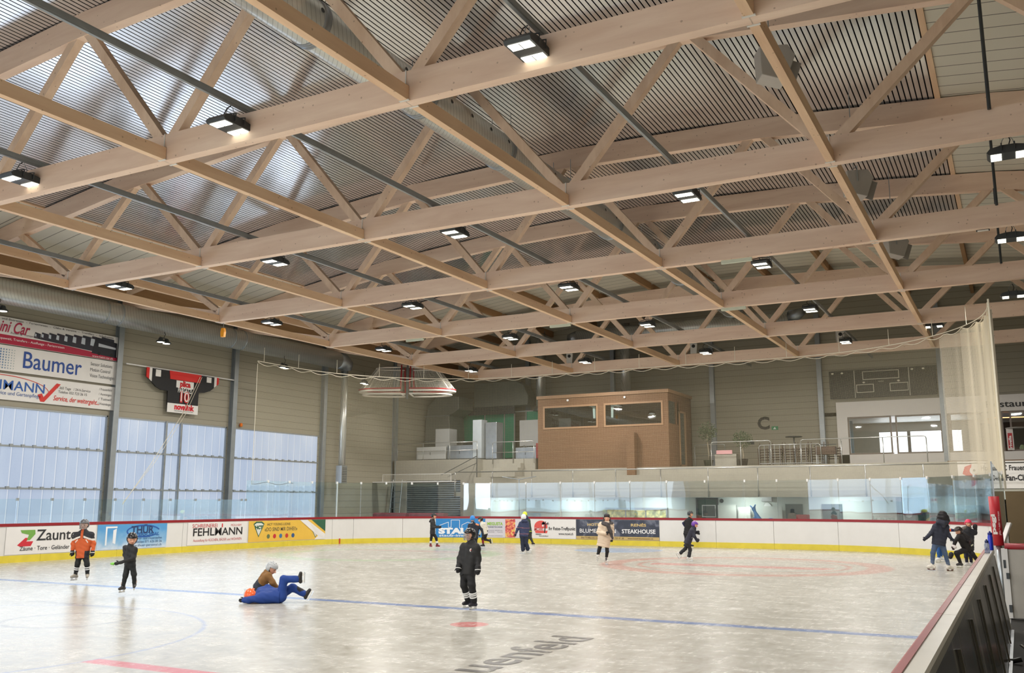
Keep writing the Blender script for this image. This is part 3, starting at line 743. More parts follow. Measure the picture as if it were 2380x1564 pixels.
m = MB(); m.tube([(-32.93, 30.7, 7.7), (-32.93, 29.85, 5.9), (-32.78, 28.2, 3.7), (-32.7, 26.62, 1.95)], .010, 5); m.build('cord', M['rope'], t)
m = MB(); m.lathe((-33.2, 33.6, 5.62), [(.07, 0), (.08, .1), (.06, .16), (.02, .18)], 12); tag(m.build('warning_beacon', flat((230, 120, 30), .3), None, True), 'small orange beacon on the wall above the last window', 'beacon')
# ------------------------------------------------------------------ rink boards (s = metres along the boards)
BR = 8.2; BA = PI/2*BR
def bp(s, d=0.0):
    """point on the board line, d = offset towards the ice"""
    if s < 0: return (-29.75+d, 33.1+s)
    if s < BA:
        t = s/BR; r = BR-d; return (-21.55-r*math.cos(t), 33.1+r*math.sin(t))
    if s < BA+12.9: return (-21.55+s-BA, 41.3-d)
    if s < 2*BA+12.9:
        t = (s-BA-12.9)/BR; r = BR-d; return (-8.65+r*math.sin(t), 33.1+r*math.cos(t))
    return (-.45-d, 33.1-(s-2*BA-12.9))
SB = lambda a, b, d: (*bp(a, .0+d), b)
S_END = 2*BA+12.9
def curved(s0, s1, b0, b1, d0, d1, step=.4):
    m = MB(); n = max(1, math.ceil((s1-s0)/step)); vs = []; fs = []
    for i in range(n+1):
        s = s0+(s1-s0)*i/n
        for b in (b0, b1):
            for d in (d0, d1): vs.append(SB(s, b, d))
        if i:
            p = (i-1)*4; q = i*4; fs += [(p+1, q+1, q+3, p+3), (p, p+2, q+2, q), (p, q, q+1, p+1), (p+2, p+3, q+3, q+2)]
    fs += [(0, 1, 3, 2), (len(vs)-4, len(vs)-2, len(vs)-1, len(vs)-3)]
    m.add(vs, fs); return m
t = thing('rink_boards', 'white rink boards with yellow kick strip along the left and far side', 'rink boards')
seams = [-43.1+i*3.1 for i in range(14)] + [.3, 2.9, 4.04, 6.56, 9.1, 11.7, 14.3, 17.0, 19.8, 22.44, 24.98, 27.7, 30.38, 33.0, 35.6, 38.66]
for a, b in zip(seams[:-1], seams[1:]):
    curved(a+.008, b-.008, .0, 1.19, -.06, 0).build('board_panel', M['board'], t)
    curved(a+.004, b-.004, .0, .235, 0, .014).build('kick_strip', M['kick'], t)
curved(-43, S_END, 1.185, 1.285, -.09, .02).build('top_rail', M['redcap'], t)
curved(3.28, 3.34, .02, .26, .015, .04).build('goal_line_mark', flat((190, 60, 40), .5), t)

# right hand boards beside the camera: white cap, red inner rail, dark outer face
t = thing('rink_boards_near', 'right-hand rink boards running past the camera with white cap and dark scratched outer face', 'rink boards')
for k in range(10):
    y0 = -8+k*2.5; y1 = min(y0+2.49, 16.9)
    m = MB(); m.prism([(-.505, 0), (-.505, 1.18), (-.43, 1.18), (-.425, 1.14), (-.28, 0)], lambda a, b, d: (a, d, b), y0, y1); m.build('board_panel', M['outer'], t)
    m = MB(); m.prism([(-.55, 0), (-.55, 1.18), (-.505, 1.18), (-.505, 0)], lambda a, b, d: (a, d, b), y0, y1); m.build('ice_side_panel', M['board'], t)
    m = MB(); m.prism([(-.515, 1.18), (-.515, 1.262), (-.43, 1.262), (-.418, 1.25), (-.418, 1.20), (-.43, 1.18)], lambda a, b, d: (a, d, b), y0, y1); m.build('cap', M['cap_white'], t)
    m = MB(); m.prism([(-.565, 1.16), (-.565, 1.255), (-.55, 1.268), (-.515, 1.268), (-.515, 1.18)], lambda a, b, d: (a, d, b), y0, y1); m.build('red_rail', M['redcap'], t)
for k in range(8):
    y = 3.2+k*1.7
    m = MB(); m.beam((-.408, y, 1.10), (-.272, y, .06), .022, .02); m.build('cleat', flat((132, 128, 118), .5), t)
m = MB(); m.prism([(-.50, 0), (-.50, 1.16), (-.42, 1.16), (-.27, 0)], lambda a, b, d: (a, d, b), 16.95, 17.1); m.build('end_panel', M['board'], t)
m = MB(); m.prism([(-.28, 0), (-.28, .04), (-.24, .04), (-.24, 0)], lambda a, b, d: (a, d, b), 3, 16.9); m.build('foot_rail', M['galv'], t)
# right-hand boards beyond the gate
t = thing('rink_boards_right', 'short run of white rink boards right of the far corner beyond the red post', 'rink boards')
m = MB(); m.box(-.53, -.45, 20.6, 33.1, 0, 1.19); m.build('board_panel', M['board'], t)
m = MB(); m.box(-.545, -.53, 20.6, 33.1, 0, .235); m.build('kick_strip', M['kick'], t)
m = MB(); m.box(-.56, -.43, 20.6, 33.1, 1.185, 1.285); m.build('top_rail', M['redcap'], t)
# padded post and open gate
t = thing('padded_post', 'red padded post with white lettering at the gate', 'post', (-.40, 19.4, 0))
m = MB(); m.tube([(0, 0, 1.22), (-.015, 0, 2.1)], .09, 24); m.build('padding', flat((176, 30, 42), .45), t, True)
m = MB(); m.tube([(0, 0, 0), (0, 0, 1.22)], .05, 12); m.build('post', M['galv'], t, True)
fp = lambda a, b, d: (.0-.05+a*.7, -.093-d, b)
o = write(fp, 'psgi', -.0, 1.60, .13, INK((236, 232, 228)), t, .006, width=.36, rot=PI/2)
o = write(lambda a, b, d: (-.015+a, -.096-d, b), 'plica + mehr vertrauen', .055, 1.62, .05, INK((230, 200, 198)), t, 0, width=.42, rot=PI/2)
t = thing('rink_gate', 'open white gate door with red padded top beside the boards', 'gate', (-.36, 18.9, 0), 0)
m = MB(); m.box(0, .10, -.16, .0, .02, 1.19); m.build('end_stile', M['board'], t)
m = MB(); m.box(.10, 1.05, -.12, -.04, .02, 1.19); m.build('door_leaf', flat((176, 172, 164), .5), t)
m = MB(); m.tube([(.06, -.1, 1.23), (1.05, -.1, 1.23)], .055, 12); m.build('padding', M['redcap'], t, True)
for hb in ((.02, .06, -.165, -.16, .86, 1.0), (.05, .10, -.19, -.16, .12, .24), (.05, .1, -.19, -.16, .68, .78)): m = MB(); m.box(*hb); m.build('hinge', M['dark_steel'], t)
m = MB(); m.box(.38, .41, -.126, -.12, .55, .78); m.build('red_mark', flat((190, 40, 46), .5), t)
t = thing('gate_strut', 'white padded arm leaning out behind the red post', 'strut', (-.34, 19.8, 1.25))
m = MB(); m.beam((0, 0, 0), (.14, .2, .36), .09, .05); m.build('arm', M['white_metal'], t, bevel=.01)
# bottles on the cap
t = thing('drinking_bottle', 'tall blue drinking bottle standing on the board cap', 'bottle', (-.45, 16.5, 1.262))
m = MB(); m.lathe((0, 0, 0), [(.034, 0), (.037, .02), (.037, .20), (.030, .225), (.033, .235)], 18); m.build('body', flat((28, 52, 190), .3), t, True)
m = MB(); m.lathe((0, 0, .235), [(.034, 0), (.034, .03), (.014, .035), (.012, .055)], 18); m.build('cap', flat((20, 34, 120), .35), t, True)
t = thing('drinking_bottle', 'small clear bottle with dark blue lid standing on the board cap', 'bottle', (-.475, 15.5, 1.262))
cl = NT('clear_plastic'); cl.bsdf(lin((190, 200, 226)), .1, spec=.6); cl.t.nodes['Principled BSDF'].inputs['Transmission Weight'].default_value = .6
m = MB(); m.lathe((0, 0, 0), [(.033, 0), (.036, .02), (.034, .07), (.036, .12), (.024, .15)], 18); m.build('body', cl.m, t, True)
m = MB(); m.lathe((0, 0, .15), [(.026, 0), (.026, .03), (.012, .035), (.012, .05)], 18); m.build('cap', flat((24, 40, 92), .35), t, True)
for i in range(5):
    m = MB(); m.box(-.022+.009*i, -.016+.009*i, -.040, -.035, .04+.015*(i % 3), .06+.015*(i % 3)); m.build('printed_mark', flat((40, 60, 130), .4), t)
# toys on the dark floor
t = thing('sports_helmet', 'orange and teal round helmet lying on the dark floor', 'helmet', (.10, 13.9, .13))
m = MB(); m.lathe((-.07, 0, 0), [(.02, -.12), (.09, -.1), (.13, 0), (.09, .1), (.02, .12)], 18, 'x'); m.build('orange_half', flat((222, 110, 40), .5), t, True)
m = MB(); m.lathe((.06, 0, 0), [(.09, -.10), (.13, 0), (.10, .09), (.03, .12)], 18, 'x'); m.build('teal_half', flat((30, 140, 150), .5), t, True)
m = MB(); m.tube([(-.16, -.02, .02), (-.24, -.04, .08), (-.18, 0, .05)], .016, 6); m.build('strap', M['white_metal'], t, True)
m = MB(); m.tube([(-.42, 0, 0), (-.30, 0, .0), (-.2, 0, .03)], [.02, .03, .03], 8); o = m.build('floor_broom', [M['black']], None, True); o.location = (.06, 13.7, .03); tag(o, 'black handle end lying on the dark floor beside the orange helmet', 'handle')
m = MB(); m.lathe((.33, 14.6, .1), [(.03, -.1), (.13, -.06), (.14, .02), (.08, .09), (.02, .11)], 16); tag(m.build('ball', flat((30, 48, 150), .5), None, True), 'dark blue ball on the floor at the right edge', 'ball')

# adverts on the boards
def bboard(name, s0, s1, b0, b1, mat, label, seg=1):
    m = curved(s0, s1, b0, b1, .014, .02); t = thing(name, label, 'banner', (*bp((s0+s1)/2), 0), 0, 'advertising banners on the boards')
    o = m.build('sheet', mat, t); o.data.transform(Matrix.Translation(-Vector(t.location))); return t
fb = lambda a, b, d: SB(a, b, .016+d)
def rect(a0, a1, b0, b1): 
    n = max(1, int((a1-a0)/.4)); return [(a0+(a1-a0)*i/n, b0) for i in range(n+1)]+[(a1-(a1-a0)*i/n, b1) for i in range(n+1)]
WS = flat((222, 220, 218), .45, 0, .03)
b = bboard('fence_advert', -13.42, -9.98, .26, 1.17, WS, 'white advert with a red and green folded ribbon mark, first on the left boards')
shape(fb, [(-13.0, .56), (-12.72, .80), (-12.55, .80), (-12.68, .68), (-12.42, .68), (-12.5, .52), (-12.9, .52)], INK((196, 36, 52)), b, 'red_mark')
shape(fb, [(-12.92, 1.06), (-12.38, 1.06), (-12.36, .92), (-12.55, .72), (-12.66, .72), (-12.6, .9), (-12.86, .96)], INK((110, 160, 70)), b, 'green_mark', .009)
write(fb, 'Zaunteam', -11.2, .86, .52, INK((38, 38, 42)), b, .006, width=2.2)
write(fb, 'Zäune · Tore · Geländer · Sichtschutz', -11.45, .44, .2, INK((60, 60, 64)), b, .002, width=2.9)
onto(b)
SKY = NT('advert_sky_blue'); _x, _y, _z, _P = SKY.pos(); _n = SKY.noise(_P, 2.2, 4); SKY.bsdf(SKY.ramp(SKY.math('ADD', SKY.math('MULTIPLY', _z, .62), SKY.math('MULTIPLY', _n, .5)), [(.42, lin((200, 214, 228))), (.6, lin((132, 178, 214))), (.85, lin((80, 150, 205)))]), .45)
b = bboard('staffing_advert', -9.9, -6.72, .26, 1.17, SKY.m, 'sky-blue advert with a white open door, second on the left boards')
for pl in ([(-9.55, .42), (-9.55, 1.10), (-9.05, 1.10), (-9.05, 1.04), (-9.48, 1.04), (-9.48, .42)], [(-9.22, .96), (-9.07, 1.02), (-9.10, .45), (-9.22, .5)]): shape(fb, pl, INK((226, 230, 234)), b, 'door_picture')
ringpoly(fb, -7.85, .90, .78, .24, .06, INK((30, 84, 160)), b, 'blue_swoosh', .009, 40, .2, 5.6)
write(fb, 'THÜR', -7.9, .94, .38, INK((28, 52, 100)), b, .008, width=1.05, d=.014); write(fb, 'PERSONAL', -7.65, .78, .17, INK((40, 96, 160)), b, .006, .2, width=1.1)
for i, s_ in enumerate(('Temporär- und Dauerstellen', 'Weinfelden 071 626 00 26', 'www.thuer-personal.ch')): write(fb, s_, -7.7, .63-i*.13, .13, INK((54, 90, 130)), b, width=1.5)
onto(b)
b = bboard('joinery_advert', -5.66, -2.34, .26, 1.17, WS, 'white advert with thick black capitals and small red lines, third on the left boards')
write(fb, 'SCHREINEREI', -4.75, 1.02, .22, INK((190, 60, 66)), b, 0, width=1.35); write(fb, 'MÜLLHEIM', -3.0, 1.02, .12, INK((200, 110, 112)), b, 0, width=.6)
write(fb, 'FEHLMANN', -4.0, .76, .44, INK((28, 26, 28)), b, .006, width=2.75)
shape(fb, [(-3.83, .95), (-3.77, .95), (-3.77, 1.08), (-3.80, 1.12), (-3.83, 1.08)], INK((200, 40, 44)), b, 'red_flame', .012)
write(fb, 'Ausstellung für KÜCHEN, BÄDER und WOHNEN', -4.0, .44, .15, INK((190, 90, 94)), b, width=2.7)
onto(b)
YL = flat((224, 182, 72), .4, 0, .05); GR = INK((42, 92, 66))
b = bboard('club_advert', -2.24, 2.5, .26, 1.17, YL, 'yellow club advert with green diamond emblems in the rink corner')
def diamond(cx, cy, s, col1, col2):
    shape(fb, [(cx-s, cy+.30*s/.42), (cx-.5*s, cy+s), (cx+.5*s, cy+s), (cx+s, cy+.3*s/.42), (cx, cy-s)], col1, b, 'emblem', .009)
    shape(fb, [(cx-.82*s, cy+.26*s/.42), (cx-.42*s, cy+.82*s), (cx+.42*s, cy+.82*s), (cx+.82*s, cy+.26*s/.42), (cx, cy-.8*s)], col2, b, 'emblem_field', .010)
diamond(-1.62, .80, .34, GR, INK((210, 214, 206))); write(fb, 'HCT', -1.62, .88, .2, GR, b, .014, width=.48, d=.014)
shape(fb, [(1.0, 1.17), (1.45, 1.17), (2.5, .5), (2.5, .26), (1.9, .26), (2.1, .42)], WS, b, 'white_corner', .008); shape(fb, [(1.7, 1.17), (2.5, 1.17), (2.5, .62)], GR, b, 'green_corner', .009)
diamond(1.95, .55, .22, GR, INK((205, 200, 190)))
write(fb, 'HCT YOUNG LIONS', -.35, 1.0, .15, INK((120, 108, 60)), b, .002, width=1.5); write(fb, '«DO SIND MIR DIHEI!»', -.2, .78, .24, INK((96, 92, 66)), b, .001, width=2.1)
for i, c in enumerate(((96, 110, 70), (190, 40, 50), (60, 110, 150), (190, 50, 40), (50, 84, 130))): shape(fb, disc(-1.0+i*.4, .48, .10, .10, 14), INK(c), b, 'small_crest', .009)
onto(b)
b = bboard('property_advert', 8.22, 10.74, .25, 1.17, flat((38, 128, 196), .4, 0, .04), 'bright blue advert with a white house outline, first on the far boards')
m = MB(); pts = [(8.42, .72), (8.42, .84), (8.86, 1.0), (8.86, .74), (9.0, .74), (9.0, 1.1), (9.42, 1.1), (9.42, .70), (9.54, .70), (9.54, .86), (9.85, 1.0), (10.15, .84), (10.15, .72)]
for p, q in zip(pts[:-1], pts[1:]):
    dx, dy = q[0]-p[0], q[1]-p[1]; L = math.hypot(dx, dy); nx, ny = -dy/L*.012, dx/L*.012
    m.add([fb(p[0]+nx, p[1]+ny, .01), fb(p[0]-nx, p[1]-ny, .01), fb(q[0]-nx, q[1]-ny, .01), fb(q[0]+nx, q[1]+ny, .01)], [(0, 1, 2, 3)])
m.build('house_outline', INK((226, 232, 238)), b)
write(fb, 'STAUB', 9.33, .55, .36, INK((232, 236, 240)), b, .025, width=1.95); write(fb, 'staub-immo.ch', 9.4, .34, .17, INK((220, 230, 238)), b, .004, width=2.0)
onto(b)
b = bboard('print_advert', 10.8, 12.9, .25, 1.17, flat((206, 204, 212), .45, 0, .03), 'pale lilac advert with a painted face, second on the far boards')
write(fb, 'MEGUSTA', 11.25, .92, .2, INK((142, 186, 70)), b, .008, width=.82); write(fb, 'WERBETECHNIK', 11.25, .76, .13, INK((120, 126, 140)), b, .002, width=.82)
for i in range(3): write(fb, ('DIGITALDRUCK  BESCHRIFTUNG', 'DRUCKE  -  PLOTS', 'www.megusta-werbetechnik.ch')[i], 11.25, (.60, .52, .34)[i], .06, INK((110, 112, 124)), b, width=.8)
FACE = NT('painted_face_print'); _x, _y, _z, _P = FACE.pos(); _n = FACE.noise(_P, 4.5, 4, .6, 2.0); FACE.bsdf(FACE.ramp(_n, [(.30, lin((60, 30, 50))), (.42, lin((196, 60, 62))), (.52, lin((226, 120, 110))), (.60, lin((232, 190, 60))), (.68, lin((200, 205, 220)))]), .45)
shape(fb, rect(11.8, 12.34, .26, 1.16), FACE.m, b, 'face_print')
onto(b)
b = bboard('travel_advert', 12.9, 15.62, .25, 1.17, WS, 'white advert with a red sunset and dark palm, third on the far boards')
shape(fb, disc(13.75, .80, .36, .30, 26, -.25, PI+.25), INK((214, 84, 78)), b, 'red_sun', .009)
shape(fb, [(13.42, .62), (14.12, .62), (14.08, .50), (13.46, .50)], INK((214, 84, 78)), b, 'red_sea', .009)
m = MB()
for a in (-.3, .2, .7, 1.6, 2.4, 2.9, 3.4):
    m.add([fb(14.0, .93, .012), fb(14.0+.14*math.cos(a-.3), .95+.10*math.sin(a-.3)+.03, .012), fb(14.0+.24*math.cos(a), .93+.12*math.sin(a), .012), fb(14.0+.13*math.cos(a+.2), .92+.06*math.sin(a), .012)], [(0, 1, 2, 3)])
m.add([fb(13.97, .93, .0118), fb(14.03, .93, .0118), fb(13.98, .52, .0118), fb(13.92, .52, .0118)], [(0, 1, 2, 3)])
m.build('palm_print', INK((44, 40, 44)), b); shape(fb, disc(13.86, .86, .05, .05, 14), WS, b, 'white_moon', .013)
write(fb, 'MOWI', 13.62, .68, .22, INK((190, 60, 56)), b, .006, .2, width=.5, d=.013)
write(fb, 'REISEN', 13.62, .44, .08, INK((50, 50, 54)), b, .002, width=.3); write(fb, 'FRAUENFELD', 13.9, .36, .07, INK((50, 50, 54)), b, .001, width=.5)
write(fb, 'Ihr Reise-Treffpunkt', 14.88, .72, .22, INK((40, 40, 44)), b, .004, width=1.42); write(fb, 'www.mowi.ch', 15.1, .48, .17, INK((60, 60, 64)), b, .002, width=.78)
onto(b)
NV = NT('navy_photo_print'); _x, _y, _z, _P = NV.pos(); _n = NV.noise(_P, 1.6, 4, .5, 1.5); NV.bsdf(NV.ramp(_n, [(.42, lin((50, 55, 70))), (.54, lin((66, 71, 88))), (.62, lin((104, 108, 122)))]), .4)
b = bboard('steakhouse_advert', 15.64, 19.8, .25, 1.17, NV.m, 'dark navy advert with serif lettering and a tan lower stripe, fourth on the far boards')
shape(fb, rect(15.64, 19.8, .255, .40), flat((190, 164, 104), .45), b, 'tan_stripe', .008)
write(fb, 'HOTEL', 16.6, .93, .17, INK((206, 180, 120)), b, .004, width=.75); write(fb, 'BLUMENSTEIN', 16.75, .64, .26, INK((228, 228, 230)), b, .002, width=1.85)
write(fb, 'RENÉS', 18.8, .93, .17, INK((206, 180, 120)), b, .004, width=.75); write(fb, 'STEAKHOUSE', 18.8, .64, .26, INK((228, 228, 230)), b, .006, width=1.65)
write(fb, 'Der Treffpunkt im Zentrum      052 725 47 28      www.hotel-blumenstein.ch', 17.7, .325, .1, INK((60, 52, 36)), b, width=3.6, d=.014)
onto(b)

# lettering on the ice
fi = lambda a, b, d: (-6.03-b*1.0, a, .004)
inkm = NT('paint_under_ice'); _x, _y, _z, _P = inkm.pos(); _n = inkm.noise(_P, 7, 5, .7); inkm.bsdf(inkm.ramp(_n, [(.42, lin((66, 64, 62))), (.58, lin((100, 96, 92))), (.70, lin((190, 186, 176)))]), .3)
o = write(fi, 'Frauenfeld', 10.85, .0, .93, inkm.m, None, .010, width=4.7); o.name = 'ice_lettering'
tag(o, 'grey lettering painted in the ice at the bottom of the picture', 'lettering')

# ------------------------------------------------------------------ glass above the boards
t = thing('glass_shield', 'row of low clear glass panes above the left boards', 'glass shield', (0, 0, 0))
edges = [-30+i*1.3 for i in range(22)]+[-2.45]
edges = [e for e in edges if e > -29]
for a, b_ in zip(edges[:-1], edges[1:]):
    m = curved(a+.01, b_-.01, 1.285, 2.10, -.045, -.030, 3); m.build('pane', M['glass_left'], t)
    m = MB(); x, y = bp(b_, -.04); m.box(x-.03, x+.03, y-.05, y+.05, 2.04, 2.13); m.build('clamp', M['steel'], t)
t = thing('glass_shield', 'row of tall clear glass panes above the far boards and both corners', 'glass shield', (0, 0, 0))
edges = [-2.45, -1.1, .3, 1.7, 3.1, 4.4, 5.7, 7.0, 8.3, 9.6, 11.0, 12.9, 14.8, 16.6, 18.4, 20.2, 22.0, 23.8, 25.2, 26.5, 27.8, 29.2, 30.6, 31.9, 33.3, 34.7, 36.1, 37.5, 38.6]
for a, b_ in zip(edges[:-1], edges[1:]):
    m = curved(a+.012, b_-.012, 1.285, 2.93, -.045, -.030, 30)
    m.build('pane', M['glass_far'] if a > 7.9 else M['glass_left'], t)
    m = MB(); x, y = bp(b_, -.04); m.box(x-.035, x+.035, y-.035, y+.035, 2.86, 2.97); m.build('clamp', M['white_metal'], t)
    if b_ in (3.1, 29.2, 14.8): 
        m = MB(); m.box(x-.02, x+.02, y+.03, y+.07, 1.28, 2.95); m.build('post', M['white_metal'], t)
t = thing('glass_shield', 'glass panes above the right-hand boards in front of the red post', 'glass shield', (0, 0, 0))
for i in range(7):
    y0 = 20.0+i*1.85; m = MB(); m.box(-.425, -.410, y0+.01, y0+1.84, 1.285, 2.75); m.build('pane', M['glass_far'], t)
m = MB(); m.box(-.43, -.405, 19.98, 20.01, 1.2, 2.76); m.build('post', M['galv'], t)

# safety net hanging above the glass
def net_sheet(ss, z0fn, z1fn, name, parent, d=-.06, wob=0):
    m = MB(); vs = []; fs = []; uv = []; n = len(ss); NZ = 10
    for i, s in enumerate(ss):
        for k in range(NZ+1):
            z = z0fn(s)+(z1fn(s)-z0fn(s))*k/NZ
            x, y = bp(s, d+wob*math.sin(s*7.0)*(.4+.6*k/NZ)); vs.append((x, y, z)); uv.append((s*(1+2*wob), z))
        if i:
            for k in range(NZ): a = (i-1)*(NZ+1)+k; fs.append((a, a+NZ+1, a+NZ+2, a+1))
    m.add(vs, fs); m.uv = uv; return m.build(name, M['net'], parent)
t = thing('safety_net', 'fine cream safety net hanging above the far glass from a scalloped cable', 'net')
NT0, NT1 = -2.1, S_END+.35
nn = 200; ss = [NT0+(NT1-NT0)*i/nn for i in range(nn+1)]
ztop = lambda s: 8.25-.13*abs(math.sin((s-NT0)*PI/1.15))
zbot = lambda s: 2.75
net_sheet(ss, zbot, ztop, 'mesh', t)
for w_, s0_ in ((.015, 5.6), (.02, 4.2), (.03, 3.0), (.04, 2.0)):
    ss2 = [S_END-s0_+i*.07 for i in range(int((s0_+.35)/.07)+1)]
    net_sheet(ss2, zbot, ztop, 'gathered_mesh', t, -.10-w_, w_).data.materials[0] = M['net_gathered']
m = MB(); m.tube([(*bp(s, -.06), 8.28) for s in ss[::2]], .018, 5); m.build('cable', M['rope'], t)
m = MB(); m.tube([(*bp(s, -.06), ztop(s)) for s in ss], .014, 5); m.build('scalloped_edge', M['rope'], t)
m = MB(); m.tube([(*bp(NT0, -.06), 2.75+i*.6) for i in range(10)], .012, 5); m.build('side_edge', M['rope'], t)
m = MB(); m.tube([(*bp(NT1, -.1), 2.4+i*.6) for i in range(11)], .03, 6); m.build('side_edge', M['rope'], t)
m = MB(); m.tube([(*bp(s, -.06), 2.82+.05*math.sin(s*4)) for s in ss[:14]], .010, 5); m.build('lower_edge', M['dark_steel'], t)
for s in [NT0+.4+i*2.3 for i in range(17)]:
    m = MB(); x, y = bp(s, -.06); m.tube([(x, y, 8.28), (x, y, 8.95)], .012, 5); m.build('suspension_wire', M['rope'], t)

# ------------------------------------------------------------------ far end: walls, gallery, platform
m = MB(); m.box(-27.3, -14.32, 46, 46.25, 0, 2.35); m.box(-13.18, -4.95, 46, 46.25, 0, 2.35); m.box(-3.75, -.62, 46, 46.25, 0, 2.35); m.box(-14.32, -13.18, 46, 46.25, 2.2, 2.35); m.box(-4.95, -3.75, 46, 46.25, 2.2, 2.35)
struct(m.build('wall_lower', M['concrete_pale']))
m = MB(); m.box(-27.3, 1.9, 43.85, 46.3, 2.30, 2.52); m.box(-27.3, 1.9, 45.2, 46.6, 2.52, 2.95); m.box(-27.3, 1.9, 46.0, 47.4, 2.95, 3.38); m.box(-27.3, 1.9, 46.8, 48.2, 3.38, 3.80); m.box(-33.2, 1.9, 48.2, WF, 3.60, 3.80); m.box(-26.9, 1.9, 43.86, 43.95, 2.22, 2.36)
struct(m.build('gallery_terrace', M['concrete']), 'stepped grey concrete spectator terrace above the far wall')
m = MB(); m.box(WL, -27.3, 46.4, WF, 3.25, 4.45); m.box(-28.45, -27.3, 46.4, 46.8, 0, 3.25); m.box(WL, -32.25, 46.4, 46.8, 0, 3.25); m.box(-27.6, -23.9, 47.0, WF, 3.8, 4.42)
struct(m.build('platform', M['concrete']), 'concrete platform above the roller shutter')
m = MB()
for i in range(4): m.box(-26.2, -24.6, 45.9+i*.35, 47.5, 3.38+i*.26, 3.38+(i+1)*.26)
struct(m.build('steps', M['concrete']))
t = thing('door_1', None, None, (-32.25, 46.5, 0)); t['kind'] = 'structure'
m = MB(); n = 26
for i in range(n):
    z0 = i*3.25/n; m.prism([(0, z0), (-.05, z0+.03), (-.05, z0+.08), (0, z0+3.25/n)], lambda a, b, d: (d, a+.04, b), 0, 3.8)
m.build('shutter_slats', M['galv'], t)
# ladder in front of the shutter
t = thing('ladder', 'metal step ladder leaning by the roller shutter', 'ladder', (-32.9, 45.4, 0))
m = MB(); m.tube([(0, 0, 0), (.05, .5, 3.3)], .035, 6); m.tube([(.75, 0, 0), (.70, .5, 3.3)], .035, 6); m.build('rails', M['galv'], t)
for i in range(9):
    m = MB(); z = .3+i*.33; m.tube([(.02, z*.15, z), (.74, z*.15, z)], .018, 6); m.build('rung', M['galv'], t)
m = MB(); m.box(-35.0+1.75, -27.8, 44.4, 44.9, 3.10, 3.16); tag(m.build('wall_shelf', M['white_metal']), 'long white shelf rail in front of the concrete platform', 'rail')
t = thing('net_fringe', 'small white net fence standing on the white shelf rail', 'net', (-32.6, 44.5, 3.16))
m = MB(); m.add([(0, 0, 0), (4.7, 0, 0), (4.7, 0, .38), (0, 0, .38)], [(0, 1, 2, 3)]); m.uv = [(0, 0), (4.7, 0), (4.7, .38), (0, .38)]; m.build('mesh', M['goalnet'], t)
m = MB(); m.tube([(0, 0, 0), (0, 0, .4), (4.7, 0, .4), (4.7, 0, 0)], .015, 5); m.build('frame', M['white_metal'], t)

def railing(name, label, pts, h, nposts, zb_, mids=(), r=.024, ends=True, group=None):
    x0, x1, y = pts; t = thing(name, label, 'railing', (x0, y, zb_), 0, group)
    m = MB(); m.tube([(0, 0, h-.12), (0.03, 0, h-.03), (.12, 0, h), (x1-x0-.12, 0, h), (x1-x0-.03, 0, h-.03), (x1-x0, 0, h-.12)] if ends else [(0, 0, h), (x1-x0, 0, h)], r, 8); m.build('handrail', M['railing'], t, True)
    for z in mids:
        m = MB(); m.tube([(0, 0, z), (x1-x0, 0, z)], r*.8, 8); m.build('midrail', M['railing'], t, True)
    for i in range(nposts):
        x = (x1-x0)*i/(nposts-1); m = MB(); m.tube([(x, 0, -.05), (x, 0, h-(.1 if ends and i in (0, nposts-1) else 0))], r, 8); m.build('post', M['railing'], t, True)
    return t
railing('gallery_railing', 'long steel railing along the front edge of the gallery above the far boards', (-27.2, 1.2, 43.8), 1.32, 13, 2.28, (), .028, False)
railing('terrace_railing', 'steel railing on the upper terrace in front of the letter C', (-14.05, -10.95, 48.1), 1.34, 3, 3.75, group='upper terrace railings')
railing('terrace_railing', 'steel railing on the upper terrace below the restaurant window', (-9.45, -3.65, 48.1), 1.34, 4, 3.75, group='upper terrace railings')
railing('terrace_railing', 'tubular railing behind the potted trees near the timber cabin', (-15.6, -13.9, 50.2), 1.3, 2, 3.8, (.7,), group='upper terrace railings')
railing('platform_railing', 'steel railing on the plant platform above the roller shutter', (-33.0, -27.4, 46.5), 1.0, 4, 4.45, (.52,), .022, False)
railing('stair_railing', 'steel railing beside the short concrete stairs left of the cabin', (-26.6, -23.9, 46.9), 1.2, 3, 4.2, (.6,), .022)
m = MB(); m.tube([(-27.3, 46.3, 4.6), (-28.6, 44.6, 3.5)], .022, 6); m.tube([(-27.3, 46.3, 4.2), (-28.3, 44.8, 3.4)], .018, 6)
m.tube([(-27.3, 46.3, 3.3), (-27.3, 46.3, 5.0)], .024, 6); tag(m.build('sloping_handrail', M['dark_steel']), 'dark sloping handrail at the left end of the gallery', 'railing')
# equipment on the platform
def cuboid(name, label, cat, x0, x1, y0, y1, z0, z1, mat, bev=.02, extra=None, group=None):
    t = thing(name, label, cat, ((x0+x1)/2, (y0+y1)/2, z0), 0, group); w, d, h = x1-x0, y1-y0, z1-z0
    m = MB(); m.box(-w/2, w/2, -d/2, d/2, .05 if h > .6 else 0, h); m.build('housing', mat, t, bevel=bev)
    m = MB()
    if extra == 'door': m.box(-w/2+.06, w/2-.06, -d/2-.012, -d/2, .12, h-.08); m.build('door_panel', mat, t)
    if extra == 'doors':
        m.box(-w/2+.04, -.01, -d/2-.012, -d/2, .08, h-.06); m.box(.01, w/2-.04, -d/2-.012, -d/2, .08, h-.06); m.build('door_panel', mat, t)
        m = MB(); m.box(-.05, -.03, -d/2-.03, -d/2-.01, h*.4, h*.6); m.build('handle', M['dark_steel'], t)
    m = MB(); m.box(-w/2+.03, w/2-.03, -d/2+.03, d/2-.03, 0, .05); m.build('plinth', M['dark_steel'], t)
    return t
LG = flat((178, 180, 178), .5, 0, .05)
